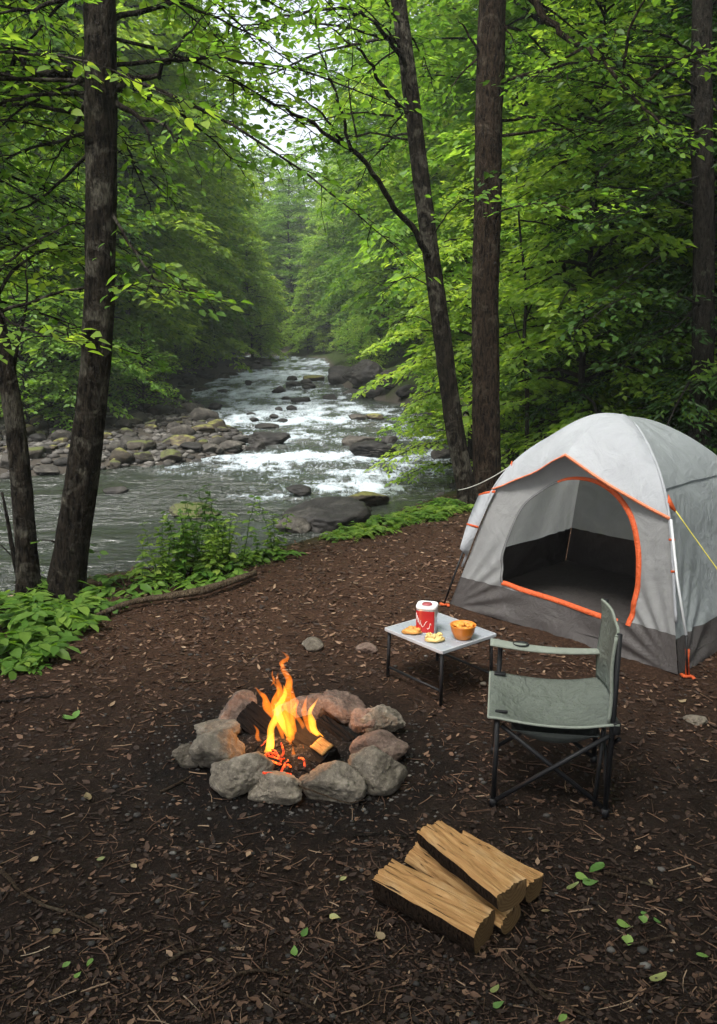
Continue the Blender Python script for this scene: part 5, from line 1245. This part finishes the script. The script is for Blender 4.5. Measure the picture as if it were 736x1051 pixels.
for i, (u, v_, wp, c) in enumerate(FALL):
    q = G(u, v_); s_ = wp * q.y / FPX * 0.98
    if (c, i % 3) not in LM:
        rows = []; tnt = .25 + .25 * (i % 3); wv = .52 + .10 * (i % 3)
        for a_ in range(13):
            f_ = a_ / 12; hw = wv * .5 * math.sin(math.pi * f_ ** .80) ** .85 * (1 - .25 * f_) + (.012 if 0 < a_ < 12 else .004)
            rows.append([(f_ - .5, hw * b_ * (1 + .07 * math.sin(a_ * 2.7 + i)), .05 * abs(b_) + .06 * math.sin(f_ * 4 + i) * b_ + .06 * (f_ - .5) ** 2) for b_ in (-1, -.5, 0, .5, 1)])
        V_ = np.array(rows).reshape(-1, 3); F_ = [(p * 5 + q_, p * 5 + q_ + 1, p * 5 + q_ + 6, p * 5 + q_ + 5) for p in range(12) for q_ in range(4)]
        LM[(c, i % 3)] = np_mesh('fallen_leaf', V_, F_, True, {'tint': np.full(len(V_), tnt)})
    o = link('fallen_leaf', LM[(c, i % 3)], FM[c], None, (q.x, q.y, tz(q.x, q.y) + .010)); o.rotation_euler = (rgl.normal(0, .12), rgl.normal(0, .12), rgl.uniform(0, 6.28)); o.scale = (s_,) * 3
    tagp(o, FLAB[c], 'leaf', ['green leaves fallen in camp', 'paling leaves fallen in camp', 'tan leaves fallen in camp'][c])

# ================================================================== PLANTS ON THE BANK
def plant_proto(kind, seed):
    rg = np.random.default_rng(seed); lv = Leaves(); st = MB()
    if kind == 'broad':
        for i in range(9):
            az = i * 2.4 + rg.normal(0, .3); L = rg.uniform(.14, .34); el = rg.uniform(.4, 1.1)
            p = limb_path((0, 0, 0), az, el, L, .35, rg, 6, .1); tubes_mesh(st, p, .004, .002, 5)
            for j in range(3, 6):
                for sg in ((-1, 1) if j < 5 else (0,)):
                    d = unit(p[j] - p[j - 1]); sd_ = np.cross(d, [0, 0, 1.]); fw = d * (.5 if sg else 1) + sd_ * sg; fw[2] -= .25
                    lv.add(p[j][None], fw[None], np.array([[0, 0, 1.]]) + rg.normal(0, .25, (1, 3)), np.array([rg.uniform(.075, .14)]), np.array([rg.uniform(.25, .8)]))
        w_ = .58
    elif kind == 'weed':
        for i in range(3):
            H = rg.uniform(.30, .62); p = limb_path((rg.normal(0, .05), rg.normal(0, .05), 0), rg.uniform(0, 6.28), 1.35, H, .08, rg, 10, .1); tubes_mesh(st, p, .0045, .0018, 5)
            for j in range(2, 10):
                for sg in (-1, 1):
                    az = j * 1.57 + (0 if sg > 0 else math.pi) + rg.normal(0, .2)
                    for e in range(2): lv.add(p[j][None], np.array([[math.cos(az + e * .5), math.sin(az + e * .5), rg.uniform(-.25, .3)]]), np.array([[0, 0, 1.]]) + rg.normal(0, .3, (1, 3)), np.array([rg.uniform(.045, .10) * (1.1 - .05 * j)]), np.array([rg.uniform(.3, .95)]))
        w_ = .50
    else:   # low fern
        for i in range(8):
            az = i * .8 + rg.normal(0, .2); p = limb_path((0, 0, 0), az, rg.uniform(.7, 1.0), rg.uniform(.25, .40), .7, rg, 10, .04); tubes_mesh(st, p, .003, .001, 4)
            for j in range(1, 10):
                d = unit(p[j] - p[j - 1]); sd_ = unit(np.cross(d, [0, 0, 1.]))
                for sg in (-1, 1):
                    for e in (0, .5): lv.add((p[j] - (p[j] - p[j - 1]) * e)[None], (sd_ * sg + d * .35)[None], np.array([[0, 0, 1.]]) + rg.normal(0, .2, (1, 3)), np.array([.085 * (1.05 - .08 * j) * rg.uniform(.8, 1.1)]), np.array([rg.uniform(.4, 1)]))
        w_ = .34
    return st.mesh('plant_stem'), lv.mesh('plant_leaves', w_, True)
PP = {k: [plant_proto(k, s_ + i) for i in range(3)] for k, s_ in (('broad', 61), ('weed', 71), ('fern', 81))}
rgp = random.Random(5)
def plant(kind, x, y, s_, label, group):
    st, lf = PP[kind][rgp.randrange(3)]
    e = empty({'broad': 'broadleaf_plant', 'weed': 'tall_weed', 'fern': 'fern'}[kind], (x, y, tz(x, y) - .01), label, 'fern' if kind == 'fern' else 'plant', group, rgp.uniform(0, 6.28)); e.scale = (s_,) * 3
    link('stem', st, M['leaf_plant'], e); link('leaves', lf, M['leaf_plant'], e)
def patch(kind, n_, poly_uv, smin, smax, label, group):
    us = [p[0] for p in poly_uv]; vs__ = [p[1] for p in poly_uv]; c = 0
    while c < n_:
        u, v_ = rgp.uniform(min(us), max(us)), rgp.uniform(min(vs__), max(vs__)); ins = False; k = len(poly_uv)
        for i in range(k):
            (x0, y0), (x1, y1) = poly_uv[i], poly_uv[(i + 1) % k]
            if (y0 > v_) != (y1 > v_) and u < (x1 - x0) * (v_ - y0) / (y1 - y0) + x0: ins = not ins
        if ins:
            q = hit(u, v_); plant(kind, q.x, q.y, rgp.uniform(smin, smax), label, group); c += 1
patch('broad', 24, [(-10, 640), (40, 612), (130, 592), (165, 590), (150, 612), (90, 640), (40, 665), (-10, 700)], .7, 1.15, 'low broad-leaved green plant in the thicket at the foot of the leaning trunks', 'broad-leaved plants by the leaning trunks')
patch('weed', 20, [(140, 596), (180, 582), (285, 566), (290, 574), (240, 590), (170, 606)], .7, 1.2, 'tall leafy green weed standing against the stream behind the driftwood', 'tall weeds on the bank')
patch('broad', 15, [(120, 606), (170, 590), (290, 568), (300, 580), (250, 592), (180, 608)], .5, .9, 'low leafy plant under the tall weeds behind the driftwood', 'low plants under the tall weeds')
patch('fern', 28, [(330, 556), (400, 532), (470, 516), (490, 520), (440, 538), (370, 556), (335, 562)], .6, 1.0, 'pale green fern on the bank edge short of the slender bowed tree', 'ferns on the bank')
patch('broad', 26, [(330, 556), (400, 532), (480, 514), (490, 520), (440, 536), (370, 552)], .45, .8, 'small bright leafy plant among the bank ferns', 'small plants among the ferns')
patch('fern', 14, [(440, 492), (475, 480), (480, 500), (450, 502)], .6, 1.0, 'fern on the low stream edge beyond the slender bowed tree', 'ferns beyond the slender tree')
patch('broad', 8, [(-5, 690), (30, 665), (60, 655), (30, 690)], .4, .7, 'small leafy sprig straying onto the soil by the thicket', 'stray sprigs')

# ================================================================== BOULDERS IN AND BESIDE THE STREAM
B = [  # u, base v, width, height, material, in water, label
 (338, 546, 100, 34, 'rock_wet', 1, 'long dark smooth boulder half under the near bank'),
 (376, 522, 48, 26, 'rock_brown', 1, 'tan rounded boulder by the bank ferns'),
 (300, 548, 36, 20, 'rock_bar', 1, 'pale low stone at the tip of the long dark boulder'),
 (192, 532, 62, 14, 'rock_moss', 1, 'flat mossy rock rising just above the calm pool'),
 (116, 507, 26, 9, 'rock_wet', 1, 'small dark rock alone in the pool near the mottled trunk'),
 (306, 508, 26, 12, 'rock_wet', 1, 'small tilted dark rock alone in mid stream'),
 (387, 470, 54, 20, 'rock_wet', 1, 'dark wedge boulder splitting the foam in midstream'),
 (370, 458, 38, 16, 'rock_bar', 1, 'grey boulder perched behind the dark wedge boulder'),
 (398, 456, 20, 12, 'rock_wet', 1, 'small dark knob behind the dark wedge boulder'),
 (455, 472, 24, 16, 'rock_bar', 1, 'rounded grey boulder just left of the slender bowed tree'),
 (441, 460, 14, 8, 'rock_wet', 1, 'small dark rock by the white chute'),
 (271, 458, 48, 18, 'rock_wet', 1, 'large slab boulder at the tip of the stony bar'),
 (262, 463, 22, 12, 'rock_wet', 1, 'dark stone tucked under the large slab boulder'),
 (221, 422, 16, 11, 'rock_wet', 1, 'upright black rock in the rapids off the bar'),
 (287, 403, 17, 9, 'rock_wet', 1, 'round black rock, nearest the middle of the rapids'),
 (300, 397, 16, 7, 'rock_wet', 1, 'low black rock just past the round black rock'),
 (317, 398, 14, 7, 'rock_wet', 1, 'small black rock near the heap on the outer bank'),
 (295, 411, 12, 5, 'rock_wet', 1, 'thin dark rock awash below the round black rock'),
 (308, 413, 20, 6, 'rock_wet', 1, 'flat dark rock awash below the low black rock'),
 (340, 411, 18, 9, 'rock_wet', 1, 'dark rounded rock off the boulder heap'),
 (366, 431, 22, 7, 'rock_bar', 1, 'flat grey rock at the quiet edge by the outer bank'),
 (384, 431, 20, 8, 'rock_brown', 1, 'tan rock at the quiet edge by the outer bank'),
 (272, 440, 26, 6, 'rock_wet', 1, 'thin dark rock awash above the slab boulder'),
 (228, 403, 12, 6, 'rock_wet', 1, 'tiny dark rock in the upper rapids'),
 (322, 391, 22, 10, 'rock_brown', 1, 'tan boulder where the rapids leave the boulder heap'),
 (348, 396, 36, 22, 'rock_wet', 0, 'dark angular boulder at the stream end of the boulder heap'),
 (372, 398, 44, 28, 'rock_wet', 0, 'biggest dark boulder of the heap on the outer bank'),
 (402, 405, 32, 20, 'rock_bar', 0, 'grey slanted boulder of the heap on the outer bank'),
 (384, 409, 30, 12, 'rock_wet', 0, 'low dark boulder at the foot of the heap'),
 (420, 412, 26, 14, 'rock_wet', 0, 'dark boulder under the overhanging maple leaves'),
 (360, 409, 26, 10, 'rock_wet', 0, 'black stone at the waterline of the heap'),
 (430, 424, 30, 9, 'rock_wet', 0, 'flat dark stone on the outer shore'),
 (450, 428, 24, 10, 'rock_bar', 0, 'grey stone on the outer shore near the slender tree'),
 (415, 428, 18, 7, 'rock_bar', 0, 'small grey stone at the edge of the quiet water'),
 (470, 436, 26, 11, 'rock_bar', 0, 'pale stone seen just beside the slender tree'),
 (124, 478, 26, 17, 'rock_brown', 0, 'tall tan boulder at the near tip of the stony bar'),
 (148, 478, 24, 13, 'rock_moss', 0, 'yellow mossy boulder beside the tall tan boulder'),
 (172, 478, 30, 14, 'rock_moss', 0, 'mossy humped boulder at the water edge of the bar'),
 (140, 462, 26, 12, 'rock_moss', 0, 'dark mossy boulder behind the tall tan boulder'),
 (186, 460, 26, 14, 'rock_brown', 0, 'tan rounded boulder in the middle of the bar'),
 (196, 465, 24, 9, 'rock_wet', 0, 'dark flat boulder near the water edge of the bar'),
 (234, 465, 30, 13, 'rock_bar', 0, 'grey ridged boulder toward the tip of the bar'),
 (214, 468, 24, 10, 'rock_bar', 0, 'grey boulder resting between bar and rapids'),
 (246, 456, 20, 9, 'rock_wet', 0, 'dark boulder just behind the slab boulder'),
 (205, 446, 30, 10, 'rock_brown', 0, 'flat tan slab across the bar'),
 (180, 442, 20, 11, 'rock_bar', 0, 'blocky grey boulder behind the flat tan slab'),
 (130, 440, 26, 12, 'rock_moss', 0, 'mossy block beside the long mossy log'),
 (112, 438, 24, 14, 'rock_moss', 0, 'yellow-green mossy block near the mottled trunk'),
 (45, 492, 30, 9, 'rock_bar', 0, 'flat pale boulder seen between the two leaning trunks'),
 (40, 470, 24, 10, 'rock_bar', 0, 'grey boulder upper one between the two leaning trunks'),
 (8, 482, 24, 16, 'rock_bar', 0, 'pale boulder beyond the slim dark trunk'),
 (152, 404, 40, 22, 'rock_moss', 0, 'big dark mossy outcrop where the bar narrows'),
 (172, 410, 28, 14, 'rock_wet', 0, 'dark outcrop stone over the upper rapids'),
 (208, 388, 22, 9, 'rock_wet', 0, 'dark boulder on the shore above the outcrop'),
 (232, 386, 20, 6, 'rock_bar', 0, 'flat grey boulder on the far inner shore'),
]
for i, (u, vb, wp, hp, mt, iw, lab) in enumerate(B):
    rock_at('boulder', u, vb, wp * 1.05, hp * 1.1, M[mt], 1000 + i, lab, 'boulder', 'boulders along the stream', water=bool(iw), sub=5 if wp > 40 else 4, depth=.75, tall=1.0, sink=.22 if not iw else .30, planes=8)
rgr = random.Random(41)
for i in range(18):
    u, vb = rgr.uniform(205, 335), rgr.uniform(378, 452)
    rock_at('stone', u, vb, rgr.uniform(7, 15), rgr.uniform(4, 8), M['rock_wet'], 1100 + i, 'small dark rock awash among the rapids', 'stone', 'small rocks awash in the rapids', water=True, sub=3, depth=.8, tall=1.0, sink=.3)
# the loose stones of the bar and shores, copies of a few shapes
STONE_SHAPES = {m_: [rock_mesh('stone', (1, .8, .55), 1200 + 10 * j + i, 3, 9) for i in range(4)] for j, m_ in enumerate(('rock_bar', 'rock_wet', 'rock_moss', 'rock_brown'))}
for m_, L_ in STONE_SHAPES.items():
    for me in L_: me.materials.append(M[m_])
rgs = random.Random(88)
def stones(n_, xr, yr, dmin, dmax, left, lo, hi, label, group, mats):
    c = 0; tr = 0
    while c < n_ and tr < 9000:
        tr += 1; x, y = rgs.uniform(*xr), rgs.uniform(*yr); d = float(sdist([x], [y])[0])
        if not (dmin < d < dmax) or abs(x) > .45 * y + 1 or (x < np.interp(y, XCY, XCX)) != left or y < float(ycrest(x)) + .6: continue
        s_ = rgs.uniform(lo, hi) * (0.6 + 1.0 * rgs.random() ** 3) ; me = rgs.choice(STONE_SHAPES[rgs.choice(mats)])
        o = link('stone', me, None, None, (x, y, tz(x, y) + s_ * .12), rgs.uniform(0, 6.28)); o.scale = (s_, s_, s_ * rgs.uniform(.8, 1.2)); o.rotation_euler.x = rgs.gauss(0, .2)
        tagp(o, label, 'stone', group); c += 1
stones(150, (-13, 0), (13.5, 24), -.15, 4.2, True, .20, .58, 'loose grey or brown stone lying in the jumble of the stony bar', 'loose stones of the stony bar', ['rock_bar', 'rock_bar', 'rock_brown', 'rock_wet', 'rock_moss'])
stones(90, (-14, 0), (24, 58), -.25, 2.6, True, .30, .80, 'dark stone on the inner shore further up the rapids', 'stones of the upper inner shore', ['rock_bar', 'rock_wet', 'rock_wet', 'rock_moss'])
stones(46, (-4, 9), (11, 40), -.3, 1.3, False, .3, .75, 'dark stone along the outer shore below the maples', 'stones of the outer shore', ['rock_bar', 'rock_wet', 'rock_wet', 'rock_brown'])
x = []; rg = np.random.default_rng(55)
px, py = rg.uniform(-16, 1, 60000), rg.uniform(13, 30, 60000); dd_ = sdist(px, py); ok = (dd_ > -.2) & (dd_ < 5) & (px < np.interp(py, XCY, XCX)) & (np.abs(px) < .46 * py + 1) & (py > ycrest(px) + .6)
px, py = px[ok][:2600], py[ok][:2600]; kk = len(px); pz = terr(px, py); s = rg.uniform(.03, .11, kk)
V = (v[None] * (1 + rg.normal(0, .15, (kk, len(v), 1)))) * s[:, None, None] * np.array([1.2, .9, .6]) + np.stack([px, py, pz + s * .2], 1)[:, None]
F = (np.arange(kk)[:, None, None] * len(v) + f[None]).reshape(-1, 3) if False else (np.arange(kk)[:, None, None] * len(v) + ICO[1][1][None]).reshape(-1, 3)
tagp(link('gravel', np_mesh('gravel', V.reshape(-1, 3), F, True, {'tint': np.repeat(rg.beta(2, 2, kk), len(v))}), M['pebble']), 'cobbles and gravel filling the stony bar', 'gravel', None, 'stuff')
a0, a1 = hit(118, 408), hit(160, 428)
ml = [a0 + Vector((0, 0, .25)), a0.lerp(a1, .5) + Vector((.1, 0, .18)), a1 + Vector((0, 0, .12))]; b = ml[0].copy()
tagp(MB().tube([q - b for q in catmull(ml, 8)], list(np.linspace(.24, .14, 17)), 14, rough=.10, seed=3).build('fallen_log', M['bark_brown'], None, loc=b), 'long dark fallen log lying across the back of the stony bar', 'log')

# ================================================================== HAZE
hb = MB().box((-2, 52, 22.0), (190, 134, 50)).build('haze', None, None, smooth=False)
n = NT('valley haze'); pv = n.n('ShaderNodeVolumePrincipled'); pv.inputs['Color'].default_value = (0.80, 0.88, 0.86, 1)
pv.inputs['Density'].default_value = 0.0013; pv.inputs['Anisotropy'].default_value = 0.2
n.l(pv.outputs[0], n.out.inputs['Volume']); hb.data.materials.append(n.m); hb.display_type = 'WIRE'
tagp(hb, 'faint pale haze hanging in the valley air', None, None, 'stuff')
